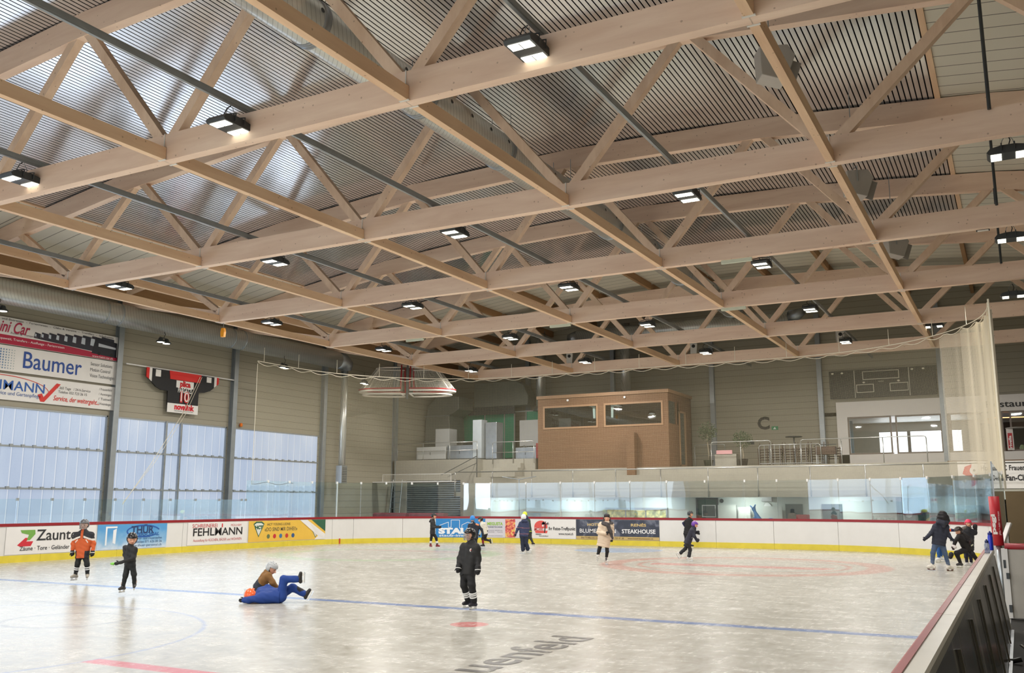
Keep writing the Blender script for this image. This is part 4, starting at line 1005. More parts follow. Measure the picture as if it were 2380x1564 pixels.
cuboid('storage_box', 'low white chest standing behind the platform railing', 'chest', -31.9, -29.8, 46.9, 47.8, 4.45, 5.25, LG, extra='doors')
cuboid('steel_cabinet', 'low shiny metal cabinet beside the white chest', 'cabinet', -29.7, -27.9, 46.9, 47.7, 4.45, 5.3, M['galv'], extra='doors')
cuboid('white_box_unit', 'upright white box unit standing on the chest', 'box', -31.2, -30.2, 47.9, 48.8, 4.45, 6.4, LG, extra='door')
cuboid('metal_locker', 'tall narrow light metal locker at the end of the platform', 'locker', -27.95, -27.35, 46.9, 47.6, 4.45, 6.75, flat((176, 184, 188), .45, .2), extra='door')
cuboid('folded_tables', 'stack of folded grey tables beside the tall locker', 'tables', -27.25, -26.5, 47.2, 48.0, 4.42, 6.6, M['galv'], extra='door')
t = thing('vent_duct_box', 'big grey bent air duct standing at the left end of the platform', 'duct', (-32.2, 50.5, 4.45))
m = MB(); prof = [(-.9, 0), (1.2, 0), (1.9, .5), (1.9, 1.3), (1.0, 1.35), (.9, 2.9), (1.6, 3.3), (1.6, 4.1), (0, 4.2), (-.7, 3.6), (-.9, 2.6)]
m.prism(prof, lambda a, b, d: (a, d, b), -.9, .9); m.build('duct_body', flat((108, 110, 104), .5, .3), t, bevel=.05)
m = MB(); m.box(-.95, .95, -.93, -.9, 1.3, 1.36); m.box(-.95, .95, -.93, -.9, 2.9, 2.95); m.build('flange', M['galv'], t)
t = thing('vent_duct_box', 'grey duct with a round end above the green wall panels', 'duct', (-30.6, 52.0, 8.0))
m = MB(); m.prism([(0, 0), (3.9, 0), (3.95, .6), (3.6, 1.3), (3.0, 1.6), (0, 1.55)], lambda a, b, d: (a, d, b), -.5, .5); m.build('duct_body', flat((112, 116, 108), .5, .3), t, bevel=.04)
m = MB(); m.box(-.4, 3.0, -.54, -.5, -.5, -.0); m.build('dark_grille', M['dark_steel'], t)
GN = flat((56, 160, 124), .5, 0, .06)
t = thing('green_partition', 'green panelled partition with pale posts behind the plant platform', 'partition', (-33.0, 52.2, 4.45))
for a, b_ in ((.2, 2.8), (2.85, 4.25), (4.3, 4.95), (5.9, 6.9), (6.95, 9.2)):
    m = MB(); m.box(a, b_, 0, .06, .3 if a < 5 else 1.8, 3.2+a*.0); m.build('green_panel', GN, t)
for a in (.15, 2.82, 4.28, 5.0, 5.85, 6.92, 9.22): m = MB(); m.box(a-.03, a+.03, -.03, .08, 0, 3.25); m.build('post', flat((170, 176, 172), .5), t)
m = MB(); m.box(.1, 9.3, -.03, .08, 3.2, 3.27); m.build('top_rail', flat((170, 176, 172), .5), t)
m = MB(); m.box(7.5, 7.9, -.01, 0, 2.7, 2.95); m.box(7.3, 7.8, -.01, 0, 2.2, 2.32); m.build('notice', M['white_metal'], t)
t = thing('white_barrier_wall', 'light grey panel wall between the stairs and the cabin', 'wall panel', (-26.2, 49.5, 5.1))
m = MB(); m.box(0, 3.4, 0, .06, .2, 1.75); m.build('panel', LG, t)
for a in (.3, 1.7, 3.1): m = MB(); m.box(a-.03, a+.03, .0, .06, -1.3, .25); m.build('leg', M['railing'], t)
t = thing('hose_reel', 'dark hose reel in front of the green partition', 'reel', (-29.6, 50.9, 4.45))
m = MB(); m.lathe((0, 0, 1.4), [(.42, -.12), (.42, .12)], 24, 'y'); m.build('reel', M['black'], t, True)
m = MB(); m.box(-.4, .4, -.3, .3, 0, .95); m.build('stand', M['dark_steel'], t)
cuboid('red_crates', 'stack of red crates beside the cabin', 'crates', -24.35, -23.85, 48.0, 48.7, 4.42, 5.35, flat((140, 40, 40), .5), extra='door')
cuboid('wire_shelf', 'low grey metal counter behind the stair railing', 'counter', -25.9, -24.5, 48.4, 49.0, 4.42, 5.15, M['galv'], extra='doors')

# timber commentary cabin
t = thing('timber_cabin', 'timber-clad commentary cabin with two wide front windows', 'cabin', (-23.7, 47.0, 3.40))
Wd, Dp, Hh = 7.72, 4.0, 4.50
m = MB()
m.box(0, Wd, 0, .12, 0, 2.62); m.box(0, Wd, 0, .12, 3.92, Hh); m.box(0, .34, 0, .12, 2.62, 3.92); m.box(7.44, Wd, 0, .12, 2.62, 3.92); m.box(3.7, 4.06, 0, .12, 2.62, 3.92)
m.box(0, .12, .12, Dp, 0, Hh); m.box(0, Wd, Dp-.12, Dp, 0, Hh); m.box(Wd-.12, Wd, .12, 1.5, 0, 2.72); m.box(Wd-.12, Wd, .12, 1.5, 3.92, Hh)
m.box(Wd-.12, Wd, 1.3, 1.7, 2.72, 3.92); m.box(Wd-.12, Wd, 1.5, 1.75, 0, Hh); m.box(Wd-.12, Wd, 2.9, Dp, 0, Hh); m.box(Wd-.12, Wd, 1.7, 2.95, 3.5, Hh)
m.build('cladding', M['wood_cabin'], t)
m = MB(); m.box(-.06, Wd+.06, -.06, Dp+.05, Hh-.16, Hh+.02); m.build('roof', flat((140, 108, 78), .6), t)
m = MB(); m.box(.12, Wd-.12, .12, Dp-.12, 1.2, 1.3); m.build('floor_deck', M['wood_brown'], t)
FR = flat((150, 116, 84), .55)
for a, b_ in ((.34, 3.7), (4.06, 7.44)):
    m = MB(); m.box(a, b_, -.03, .03, 2.62, 2.72); m.box(a, b_, -.03, .03, 3.82, 3.92); m.box(a, a+.1, -.03, .03, 2.72, 3.82); m.box(b_-.1, b_, -.03, .03, 2.72, 3.82); fr = m.build('window_frame', FR, t)
    m = MB(); m.box(a+.1, b_-.1, .0, .01, 2.72, 3.82); m.build('pane', M['glass_room'], fr)
m = MB(); m.box(Wd-.05, Wd-.03, .2, 1.3, 2.72, 3.92); m.build('pane', M['glass_room'], t)
m = MB(); m.box(Wd-.03, Wd+.03, 1.8, 2.9, .5, .6); m.box(Wd-.03, Wd+.03, 1.8, 1.92, .5, 3.5); m.box(Wd-.03, Wd+.03, 2.78, 2.9, .5, 3.5); m.box(Wd-.03, Wd+.03, 1.8, 2.9, 3.4, 3.5); dr = m.build('door_frame', FR, t)
m = MB(); m.box(Wd-.02, Wd-.01, 1.92, 2.78, .6, 3.4); m.build('pane', M['glass_room'], dr)
m = MB(); m.prism([(5.5, 0), (5.5, 1.75), (5.95, 2.25), (5.95, 0)], lambda a, b, d: (a, d, b), -.45, -.02); m.build('buttress', M['wood_cabin'], t)
for x in (1.9, 5.3): m = MB(); m.lathe((x, -.05, 4.2), [(.06, -.03), (.06, .03)], 12, 'y'); m.build('round_lamp', M['white_metal'], t)
for i, x in enumerate((-20.25, -19.3)):
    s = -1 if i == 0 else 1
    m = MB(); m.prism([(0, -.6), (-.12*s*-1, -.6), (-.14*s*-1, .0), (.5*s*1, .12), (.5*s, .2), (0, .2)], lambda a, b, d: (a, d, b), -.06, .06)
    o = m.build('wall_bracket_lamp', flat((200, 214, 206), .5)); o.location = (x, 47.25, 7.15); tag(o, 'pale bracket lamp inside the cabin window, %s of the middle post' % ('left', 'right')[i], 'lamp')

# letter C, exit sign
fc = lambda a, b, d: (a, WF-.012-d, b)
o = write(fc, 'C', -12.42, 6.36, .95, INK((38, 34, 28)), None, .035, width=.68, d=.01); o.name = 'wall_letter'; tag(o, 'large dark letter C on the far wall', 'letter')
b = banner('exit_sign', fc, -11.98, -11.62, 6.0, 6.2, INK((40, 130, 84)), 'small green sign beside the letter C', 'sign')
shape(fc, [(-11.9, 6.04), (-11.8, 6.16), (-11.72, 6.04)], INK((220, 230, 224)), b, 'arrow', .026); onto(b)
b = banner('wall_plate', fc, -13.4, -13.0, 5.22, 5.38, INK((70, 74, 70)), 'small dark plate on the far wall below the letter C', 'sign'); onto(b)
# scoreboard
b = banner('scoreboard', fc, -8.69, -3.32, 7.55, 9.08, flat((62, 60, 50), .5), 'wide dark scoreboard with thin white outlines on the far wall', 'scoreboard', 0, .12)
fs_ = lambda a, c, d: fc(a, c, d+.12)
def outline(a0, a1, b0, b1, w=.035):
    for r_ in ((a0, a1, b0, b0+w), (a0, a1, b1-w, b1), (a0, a0+w, b0, b1), (a1-w, a1, b0, b1)): shape(fs_, [(r_[0], r_[2]), (r_[1], r_[2]), (r_[1], r_[3]), (r_[0], r_[3])], INK((196, 192, 176)), b, 'outline', .006)
outline(-6.95, -5.1, 8.52, 8.98); outline(-7.3, -6.4, 7.83, 8.28); outline(-5.6, -4.68, 7.83, 8.28)
for a in (-7.37, -4.62): shape(fs_, [(a-.02, 7.56), (a+.02, 7.56), (a+.02, 9.06), (a-.02, 9.06)], INK((176, 172, 158)), b, 'divider', .006)
for a, c in ((-8.5, 8.95), (-8.0, 8.95), (-4.45, 8.95), (-3.9, 8.95), (-6.9, 8.38), (-5.15, 8.38)): shape(fs_, disc(a, c, .07, .05, 10), INK((200, 196, 180)), b, 'small_emblem', .006)
write(fs_, 'bodet', -6.02, 8.40, .1, INK((180, 176, 160)), b, width=.28); onto(b)
# restaurant front
t = thing('restaurant_front', 'white framed restaurant window front in the far wall', 'window front', (-8.4, 52.95, 3.9))
Wt = flat((218, 214, 208), .5, 0, .02)
m = MB(); m.box(0, 5.2, -.1, .1, 2.62, 3.45); m.box(0, .55, -.1, .1, .05, 2.62); m.box(0, 5.2, -.1, .1, .05, .6); m.box(5.45, 8.2, -.1, .1, 2.62, 3.45); m.box(5.45, 8.2, -.1, .1, .05, .6); m.box(8.2, 16.5, -.1, .1, 2.62, 3.45); m.box(8.2, 16.5, -.1, .1, .05, .6)
m.build('white_surround', Wt, t)
for a, b_ in ((.55, 2.75), (2.95, 5.2), (5.55, 8.0), (8.3, 10.9), (11.1, 14)):
    m = MB(); m.box(a, b_, -.06, .06, .6, .68); m.box(a, b_, -.06, .06, 2.54, 2.62); m.box(a, a+.08, -.06, .06, .68, 2.54); m.box(b_-.08, b_, -.06, .06, .68, 2.54); fr = m.build('window_frame', flat((120, 108, 98), .5), t)
    m = MB(); m.box(a+.08, b_-.08, -.01, .0, .68, 2.54); m.build('pane', M['glass_room'], fr)
# the restaurant room behind the glass
t2 = t
RX0, RX1, RY0, RY1, RZ0, RZ1 = -9.2, 8.6, 53.4, 59.2, 3.9, 6.62
m = MB(); m.box(RX0, RX1, RY0, RY1, RZ0-.2, RZ0); struct(m.build('floor_restaurant', flat((120, 96, 74), .6)))
m = MB(); m.box(RX0, RX1, RY0-.3, RY1, RZ1, RZ1+.2); struct(m.build('ceiling_restaurant', flat((214, 216, 216), .5)))
m = MB(); m.box(RX0-.2, RX0, RY0, RY1, RZ0, RZ1); m.box(RX1, RX1+.2, RY0, RY1, RZ0, RZ1); m.box(RX0, -7.05, RY1, RY1+.2, RZ0, RZ1); m.box(-2.6, RX1, RY1, RY1+.2, RZ0, RZ1); m.box(-7.05, -2.6, RY1, RY1+.2, RZ0, 4.80); m.box(-7.05, -2.6, RY1, RY1+.2, 6.12, RZ1)
struct(m.build('wall_restaurant', flat((196, 194, 186), .6)))
t = thing('window_20', None, None, (-7.05, RY1+.05, 4.80)); t['kind'] = 'structure'
m = MB(); m.box(0, 4.45, .1, .14, 0, 1.32); m.build('pane', emit((250, 252, 255), 1.6), t)
m = MB(); m.box(1.55, 1.72, -.04, .08, 0, 1.32); m.box(0, 4.45, -.02, .08, 1.29, 1.33); m.build('frame', flat((110, 96, 90), .6), t)
area_light('restaurant_daylight', (-4.8, 59.0, 5.45), (-PI/2, 0, 0), 4.4, 1.3, 60, (.95, .97, 1))
for i, x in enumerate((-8.6, -8.2)):
    m = MB(); m.prism([(0, 0), (.14, .03), (.28, 0), (.28, .04), (.14, .07), (0, .04)], lambda a, b, d: (x+a, 53.9+i*1.2+b, d), 4.4, 6.5); tag(m.build('curtain', flat((150, 180, 204), .7)), 'pale blue curtain inside the restaurant, %s of two' % ('nearer', 'farther')[i], 'curtain')
m = MB(); m.box(-1.4, 6.5, 57.0, 57.5, RZ0, 4.9); tag(m.build('bar_counter', flat((96, 70, 50), .5)), 'dark bar counter inside the restaurant', 'counter')
m = MB(); m.box(-1.6, 6.5, 58.9, 59.15, 4.9, 6.4); tag(m.build('bar_shelf', flat((70, 56, 44), .6)), 'dark bar shelf inside the restaurant', 'shelf')
m = MB(); m.box(-1.2, 5.5, 54.6, 54.64, 6.30, 6.34); tag(m.build('strip_light', emit((255, 170, 110), 3.0)), 'orange strip light inside the restaurant', 'light')
for i in range(5):
    tt = thing('dining_table', 'pale round table inside the restaurant window, %s from the left' % ORD[i], 'table', (-7.3+i*1.15, 54.6, RZ0), 0, 'restaurant tables')
    m = MB(); m.lathe((0, 0, .72), [(.38, -.02), (.38, .02)], 18); m.build('table_top', flat((200, 170, 130), .5), tt)
    m = MB(); m.tube([(0, 0, 0), (0, 0, .7)], .04, 8); m.build('leg', M['dark_steel'], tt)
t = t2
for i in range(7): m = MB(); m.lathe((8.75+i*.45, .25, .62), [(.1, 0), (.13, .15), (.06, .3)], 10); m.build('bar_jar', flat(((190, 200, 150), (150, 120, 90), (200, 190, 170))[i % 3], .4), t)
m = MB(); m.lathe((8.55, -.02, 1.75), [(.45, -.02), (.5, .0), (.45, .02)], 20); m.build('pendant_lamp', M['white_metal'], t)
m = MB(); m.box(8.1, 8.4, -.13, -.105, .65, 1.75); m.build('bottle_poster', flat((214, 206, 200), .5), t); m = MB(); m.box(8.15, 8.35, -.14, -.13, .75, 1.5); m.build('poster_red', flat((180, 30, 40), .5), t)
m = MB(); m.box(7.3, 7.55, -.13, -.105, 2.0, 2.3); m.build('yellow_sticker', flat((226, 170, 90), .5), t)
frs = lambda a, c, d: (a, 52.83-d, c)
o = write(frs, 'Restaurant', .17, 6.86, .46, INK((36, 34, 34)), t, .004, width=2.6, d=.02); o.data.transform(Matrix.Translation(-Vector(t.location)))
o = write(lambda a, c, d: (a, 52.80-d+(-.14+.13), c), 'rivella', -.15, 4.95, .17, INK((240, 230, 228)), t, .006, width=.62, rot=PI/2, d=.02); o.data.transform(Matrix.Translation(-Vector(t.location)+Vector((0, -.0, 0))))
# timber parapet and fan banner
m = MB(); m.box(-2.9, 3.0, 49.6, 49.75, 3.2, 3.95); tag(m.build('timber_parapet', M['wood_cabin']), 'orange timber parapet below the restaurant windows at the right', 'parapet')
ff = lambda a, c, d: (a, 45.0-d, c)
b = banner('fan_banner', ff, -2.25, 1.8, 2.56, 3.72, W_, 'white fan banner with two red player emblems hanging below the timber parapet', 'banner')
ff2 = lambda a, c, d: ff(a, c, d+.02)
write(ff2, 'Hopp EHC Frauenfeld', -.35, 3.42, .30, INK((34, 32, 34)), b, .006, width=2.0); write(ff2, 'Eisfee Fan-Club', -.3, 3.0, .34, INK((34, 32, 34)), b, .01, width=1.6)
for cx in (-1.75, 1.05):
    shape(ff2, [(cx-.32, 3.2), (cx-.22, 3.5), (cx+.05, 3.6), (cx+.02, 3.3), (cx+.28, 3.1), (cx+.2, 2.75), (cx-.02, 2.62), (cx-.02, 3.0)], INK((200, 44, 48)), b, 'red_emblem'); shape(ff2, disc(cx+.12, 3.32, .16, .17, 16), INK((226, 222, 218)), b, 'white_emblem', .009); shape(ff2, disc(cx+.14, 3.34, .05, .05, 10), INK((60, 50, 50)), b, 'dark_dot', .010)
onto(b)
m = MB(); m.box(-.6, 1.9, 43.7, 44.1, 2.1, 2.45); tag(m.build('concrete_lintel', M['concrete_pale']), 'pale concrete lintel over the dark passage at the right edge', 'lintel')
m = MB(); m.box(-.45, 3.2, 40.0, 40.3, 0, 2.4); tag(m.build('passage_dim_panel', flat((104, 88, 62), .8)), 'brown panel standing in for the dim open passage at the right edge', 'wall')  # panel fills the open passage; its dimness is put into the brown colour

for i in range(6):  # added fill strips that brighten the recessed lower wall; no known fixtures
    x = -25.5+i*4.6; m = MB(); m.box(x-.6, x+.6, 44.9, 45.05, 2.22, 2.30); o = m.build('gallery_fill_strip', M['white_metal']); tag(o, 'added fill light under the gallery edge, %s from the left' % ORD[i], 'light', 'added fill lights under the gallery')
    area_light('gallery_fill_beam', (x, 44.97, 2.21), (math.radians(25), 0, 0), 1.1, .12, 38, (.93, 1, .97))
# the lower wall: doors, kiosk, clock, notices
def doorset(idx, x0, x1, z1, mat, label, glass_=None):
    t = thing('door_%d' % idx, None, None, (x0, 46.0, 0)); t['kind'] = 'structure'; w = x1-x0
    m = MB(); m.box(0, .08, -.03, .1, 0, z1); m.box(w-.08, w, -.03, .1, 0, z1); m.box(.08, w-.08, -.03, .1, z1-.08, z1); m.build('door_frame', M['dark_steel'], t)
    m = MB(); m.box(.08, w-.08, .02, .08, 0, z1-.08); m.build('door_leaf', mat, t)
    m = MB(); m.box(w-.2, w-.16, -.03, .02, .9, 1.1); m.build('handle', M['galv'], t)
    return t
t = doorset(2, -14.32, -13.18, 2.2, flat((30, 70, 58), .5), None)
m = MB(); m.box(.3, 1.0, -.01, .02, 1.25, 1.85); m.build('screen_frame', M['white_metal'], t); m = MB(); m.box(.34, .96, -.02, -.01, 1.29, 1.81); m.build('screen', flat((84, 92, 88), .4), t); m = MB(); m.box(.5, .8, -.01, .02, .6, 1.0); m.build('notice', M['white_metal'], t)
t = doorset(3, -4.95, -3.75, 2.2, flat((40, 74, 78), .35), None)
m = MB(); m.add([(.5+.16*math.cos(a*PI/10), -.0, 1.45+.16*math.sin(a*PI/10)) for a in range(20)], [tuple(range(20))]); m.build('sticker', M['white_metal'], t)
for i, (a, b_) in enumerate(((-9.9, -9.1), (-8.2, -7.3))):
    m = MB(); m.box(a, b_, 45.93, 46.0, .1, 1.9); struct(m.build('door_%d' % (4+i), flat((62, 76, 78), .4)))
t = thing('kiosk_window', 'lit kiosk window with coloured goods in the lower far wall', 'kiosk window', (-19.2, 45.9, .5))
m = MB(); m.box(0, 3.4, 0, .1, 1.1, 1.2); m.box(0, .08, 0, .1, 0, 1.1); m.box(3.32, 3.4, 0, .1, 0, 1.1); m.box(1.1, 1.16, 0, .1, 0, 1.1); m.box(2.2, 2.26, 0, .1, 0, 1.1); m.build('frame', M['galv'], t)
KI = NT('kiosk_goods'); _x, _y, _z, _P = KI.pos(); _n = KI.noise(_P, 3.5, 3); KI.bsdf(KI.ramp(_n, [(.35, lin((70, 90, 84))), (.5, lin((150, 160, 120))), (.62, lin((222, 214, 150)))]), .5, emis=lin((200, 190, 130)), estr=.25)
m = MB(); m.box(.08, 3.32, .05, .09, 0, 1.1); m.build('display', KI.m, t)
m = MB(); m.lathe((-11.9-1.1, 45.97, 2.05), [(.10, -.02), (.10, .02)], 18, 'y'); tag(m.build('wall_vent', M['dark_steel']), 'small round dark vent right of the green door', 'vent')
m = MB(); m.lathe((-10.75, 45.93, 1.78), [(.17, -.03), (.19, 0), (.17, .03)], 22, 'y'); tag(m.build('wall_clock', M['white_metal']), 'round white clock on the lower far wall', 'clock')
m = MB(); m.box(-11.0, -10.5, 45.8, 46.0, 2.02, 2.26); tag(m.build('wall_box', LG, bevel=.01), 'grey junction box above the clock', 'box')
m = MB(); m.box(-3.55, -3.2, 45.97, 46.0, 1.95, 2.2); t = m.build('warning_sign', flat((226, 214, 190), .5)); tag(t, 'small cream sign with two orange hearts beside the glass door', 'sign')
for dx in (-.08, .08): mm = MB(); mm.lathe((-3.375+dx, 45.965, 2.08), [(.06, -.003), (.06, .003)], 12, 'y'); mm.build('orange_mark', flat((206, 90, 50), .5), t)
for i, (a, b_) in enumerate(((-13.1, -12.2), (-10.9, -10.0), (-12.1, -11.5))):
    m = MB(); m.box(a, b_, 45.6, 45.65, 0, 1.85-.05*i); tag(m.build('leaning_board', flat((196, 200, 192), .5)), ('white board leaning left of the blue figure', 'white board leaning right of the blue figure', 'low white board behind the blue figure')[i], 'board')
m = MB(); m.box(-2.6, -1.5, 45.6, 45.95, 0, 1.85); tag(m.build('vending_unit', flat((150, 170, 172), .35), bevel=.02), 'pale vending unit beside the right end of the lower wall', 'vending machine')
for x, lb in ((-8.9, 'left'), (-1.0, 'right')):
    m = MB(); m.box(x-.25, x+.25, 44.6, 45.2, 0, 1.42); tag(m.build('bench_seat', flat((140, 40, 46), .5), bevel=.02), 'dark red seat behind the glass, %s one' % lb, 'seat')
for i, (a, b_) in enumerate(((-31.6, -29.4), (-29.2, -27.0))):
    m = MB(); m.prism([(0, 0), (.0, 1.33), (.1, 1.41), (.5, 1.41), (.5, 0)], lambda q, w, d: (d, q, w), 0, b_-a); o = m.build('upturned_bench', flat((120, 60, 66), .5)); o.location = (a, 42.3, 0); tag(o, 'dark red padded bench behind the %s corner boards' % ('left', 'middle part of the')[i], 'bench')
m = MB(); m.tube([(-22.9, 43.2, 0), (-22.9, 43.2, 3.2)], .03, 8); m.tube([(-23.9, 43.2, 3.3), (-22.9, 43.2, 3.15), (-21.9, 43.2, 3.3)], .02, 6); tag(m.build('pole_stand', M['galv']), 'thin pole stand with two arms behind the far glass', 'stand')

# potted trees on the upper terrace
LEAF = flat((84, 96, 70), .6, 0, .25)
def pot_tree(x, y, z, h, r, label, pot):
    t = thing('potted_tree', label, 'potted tree', (x, y, z), 0, 'potted trees on the terrace')
    m = MB(); m.lathe((0, 0, 0), [(.18, 0), (.26, .38), (.28, .40), (.24, .42)], 16); m.build('pot', pot, t, True)
    m = MB(); m.tube([(0, 0, .35), (.04, 0, h*.4), (-.02, .02, h*.7), (0, 0, h-.1)], .035, 7); m.build('trunk', flat((150, 140, 120), .8), t, True)
    rnd = random.Random(x); m = MB()
    for i in range(520):
        d = Vector((rnd.gauss(0, 1), rnd.gauss(0, 1), rnd.gauss(0, .8))).normalized()*r*(rnd.random()**.45); p = Vector((0, 0, h))+d
        a = Vector((rnd.uniform(-1, 1), rnd.uniform(-1, 1), rnd.uniform(-1, 1))).normalized(); b_ = a.orthogonal().normalized(); L = .11
        m.add([p-a*L*.5, p+b_*.028, p+a*L*.5, p-b_*.028], [(0, 1, 2, 3)])
    m.build('foliage', LEAF, t)
pot_tree(-14.55, 49.2, 3.8, 1.95, .55, 'round-topped potted tree beside the timber cabin door', flat((70, 74, 60), .7))
pot_tree(-12.55, 48.72, 3.8, 1.45, .52, 'round-topped potted tree behind the terrace railing', flat((60, 54, 48), .7))
# terrace furniture
m = MB(); m.box(-14.0, -13.15, 48.85, 48.9, 4.5, 4.7); tag(m.build('pink_sign_board', flat((216, 160, 162), .5)), 'narrow pink board on the terrace wall', 'board')
m = MB(); m.box(-14.1, -12.95, 48.9, 49.6, 3.8, 4.5); tag(m.build('terrace_block', M['concrete']), 'grey concrete block behind the left terrace railing', 'block')
BW = flat((84, 66, 54), .7, 0, .15)
def chairstack(x, y, z, w, label):
    t = thing('stacked_chairs', label, 'chairs', (x, y, z))
    for i in range(5):
        m = MB(); m.box(-w/2, w/2, -.25, .25, .35+i*.13, .38+i*.13); m.beam((-w/2, .2, .36+i*.13), (-w/2-.02, .3, .78+i*.12), .03, .03); m.beam((w/2, .2, .36+i*.13), (w/2+.02, .3, .78+i*.12), .03, .03); m.build('seat', BW, t)
    for sx in (-1, 1):
        for sy in (-1, 1): m = MB(); m.tube([(sx*w/2, sy*.22, 0), (sx*w/2, sy*.22, .95)], .02, 6); m.build('leg', BW, t)
for i in range(4): chairstack(-11.6+i*.66, 49.3, 3.8, .48, 'stack of brown slatted chairs on the terrace, %s from the left' % ORD[i])
for i in range(2): chairstack(-8.95+i*.85, 49.6, 3.8, .6, 'low dark chair stack near the column, %s of two' % ('left', 'right')[i])
t = thing('crowd_barrier', 'tubular barrier with upright bars in front of the stacked chairs', 'barrier', (-11.7, 48.7, 3.8))
m = MB(); m.tube([(0, 0, 0), (0, 0, 1.0), (.08, 0, 1.1), (3.0, 0, 1.1), (3.1, 0, 1.0), (3.1, 0, 0)], .022, 8); m.build('frame', M['railing'], t, True)
m = MB(); m.tube([(0, 0, .15), (3.1, 0, .15)], .016, 6); m.build('lower_rail', M['railing'], t)
for i in range(11): m = MB(); m.tube([(.28+i*.26, 0, .15), (.28+i*.26, 0, 1.1)], .011, 5); m.build('bar', M['railing'], t)
t = thing('bar_table', 'high round bar table with chrome column on the terrace', 'table', (-10.2, 50.2, 3.8))
m = MB(); m.lathe((0, 0, 1.55), [(.42, 0), (.44, .03), (.42, .05)], 22); m.build('table_top', M['dark_steel'], t)
m = MB(); m.tube([(0, 0, .03), (0, 0, 1.55)], .04, 10); m.build('column', M['railing'], t, True)
m = MB(); m.lathe((0, 0, 0), [(.26, 0), (.25, .03)], 18); m.build('base', M['railing'], t)
t = thing('grill_cart', 'dark covered cart beside the restaurant front', 'cart', (-8.4, 49.0, 3.8))
m = MB(); m.box(-.5, .5, -.25, .25, .55, .95); m.build('body', BW, t, bevel=.03)
m = MB(); m.tube([(-.55, -.2, .95), (-.4, -.2, 1.05), (.55, -.2, 1.05)], .02, 6); m.build('handle', M['dark_steel'], t)
for sx in (-.45, .45):
    for sy in (-.2, .2): m = MB(); m.tube([(sx, sy, 0), (sx, sy, .56)], .02, 6); m.build('leg', M['railing'], t)

# hanging goals
def goal(x, y, z, s, label):
    t = thing('hockey_goal', label, 'goal', (x, y, z), .47, 'ice hockey goals hanging under the roof')
    R_ = flat((170, 36, 44), .4); Wp = flat((222, 216, 204), .7)
    def base(n, k, zz): return [(s*(.0+k*2.5*math.sin(PI*i/n)**.75 if 1 else 0), -1.0*k*math.cos(PI*i/n), zz) for i in range(n+1)]
    m = MB(); m.tube(base(20, 1, 0), .035, 6); m.build('base_rim_red', R_, t, True)
    m = MB(); m.tube([(a, b, c-.1) for a, b, c in base(20, .99, 0)], .06, 6); m.build('base_padding', Wp, t, True)
    m = MB(); m.tube([(a*.93, b*.92, c-.28) for a, b, c in base(20, .98, 0)], .05, 6); m.tube([(0, -.88, -.28), (0, .88, -.28)], .05, 6); m.build('lower_padding', Wp, t, True)
    m = MB(); m.tube(base(14, .62, 1.22), .03, 6); m.build('top_frame', Wp, t, True)
    for b in (-1, 1):
        m = MB(); m.tube([(0, b*.95, -.05), (0, b*.62, 1.35)], .04, 8); m.build('post', R_, t, True)
    for f_ in (.3, .7):
        m = MB(); p = base(20, 1, 0)[int(20*f_)]; q = base(14, .62, 1.22)[int(14*f_)]; m.tube([p, q], .03, 6); m.build('net_strap', Wp, t)
    m = MB(); n = 24; vs = []; uv = []; fs = []
    lo = base(n, 1, 0); hi = base(n, .62, 1.22)
    for i in range(n+1): vs += [lo[i], hi[i]]; uv += [(i*.17, 0), (i*.17, 1.3)]
    for i in range(n): fs.append((2*i, 2*i+2, 2*i+3, 2*i+1))
    m.add(vs, fs); m.uv = uv; m.build('net', M['goalnet'], t)
    m = MB(); m.tube([(s*.0, 0, 1.3), (0, 0, 2.17)], .012, 5); m.build('hanging_wire', M['steel'], t)
goal(-30.30, 43.08, 8.25, -1, 'left one of two white and red goals hanging in the left far corner')
goal(-29.86, 43.32, 8.25, 1, 'right one of two white and red goals hanging in the left far corner')
m = MB(); m.box(-30.12, -30.04, 43.16, 43.24, 7.75, 10.42); tag(m.build('goal_hanger', M['galv']), 'grey vertical bar between the two hanging goals', 'hanger')
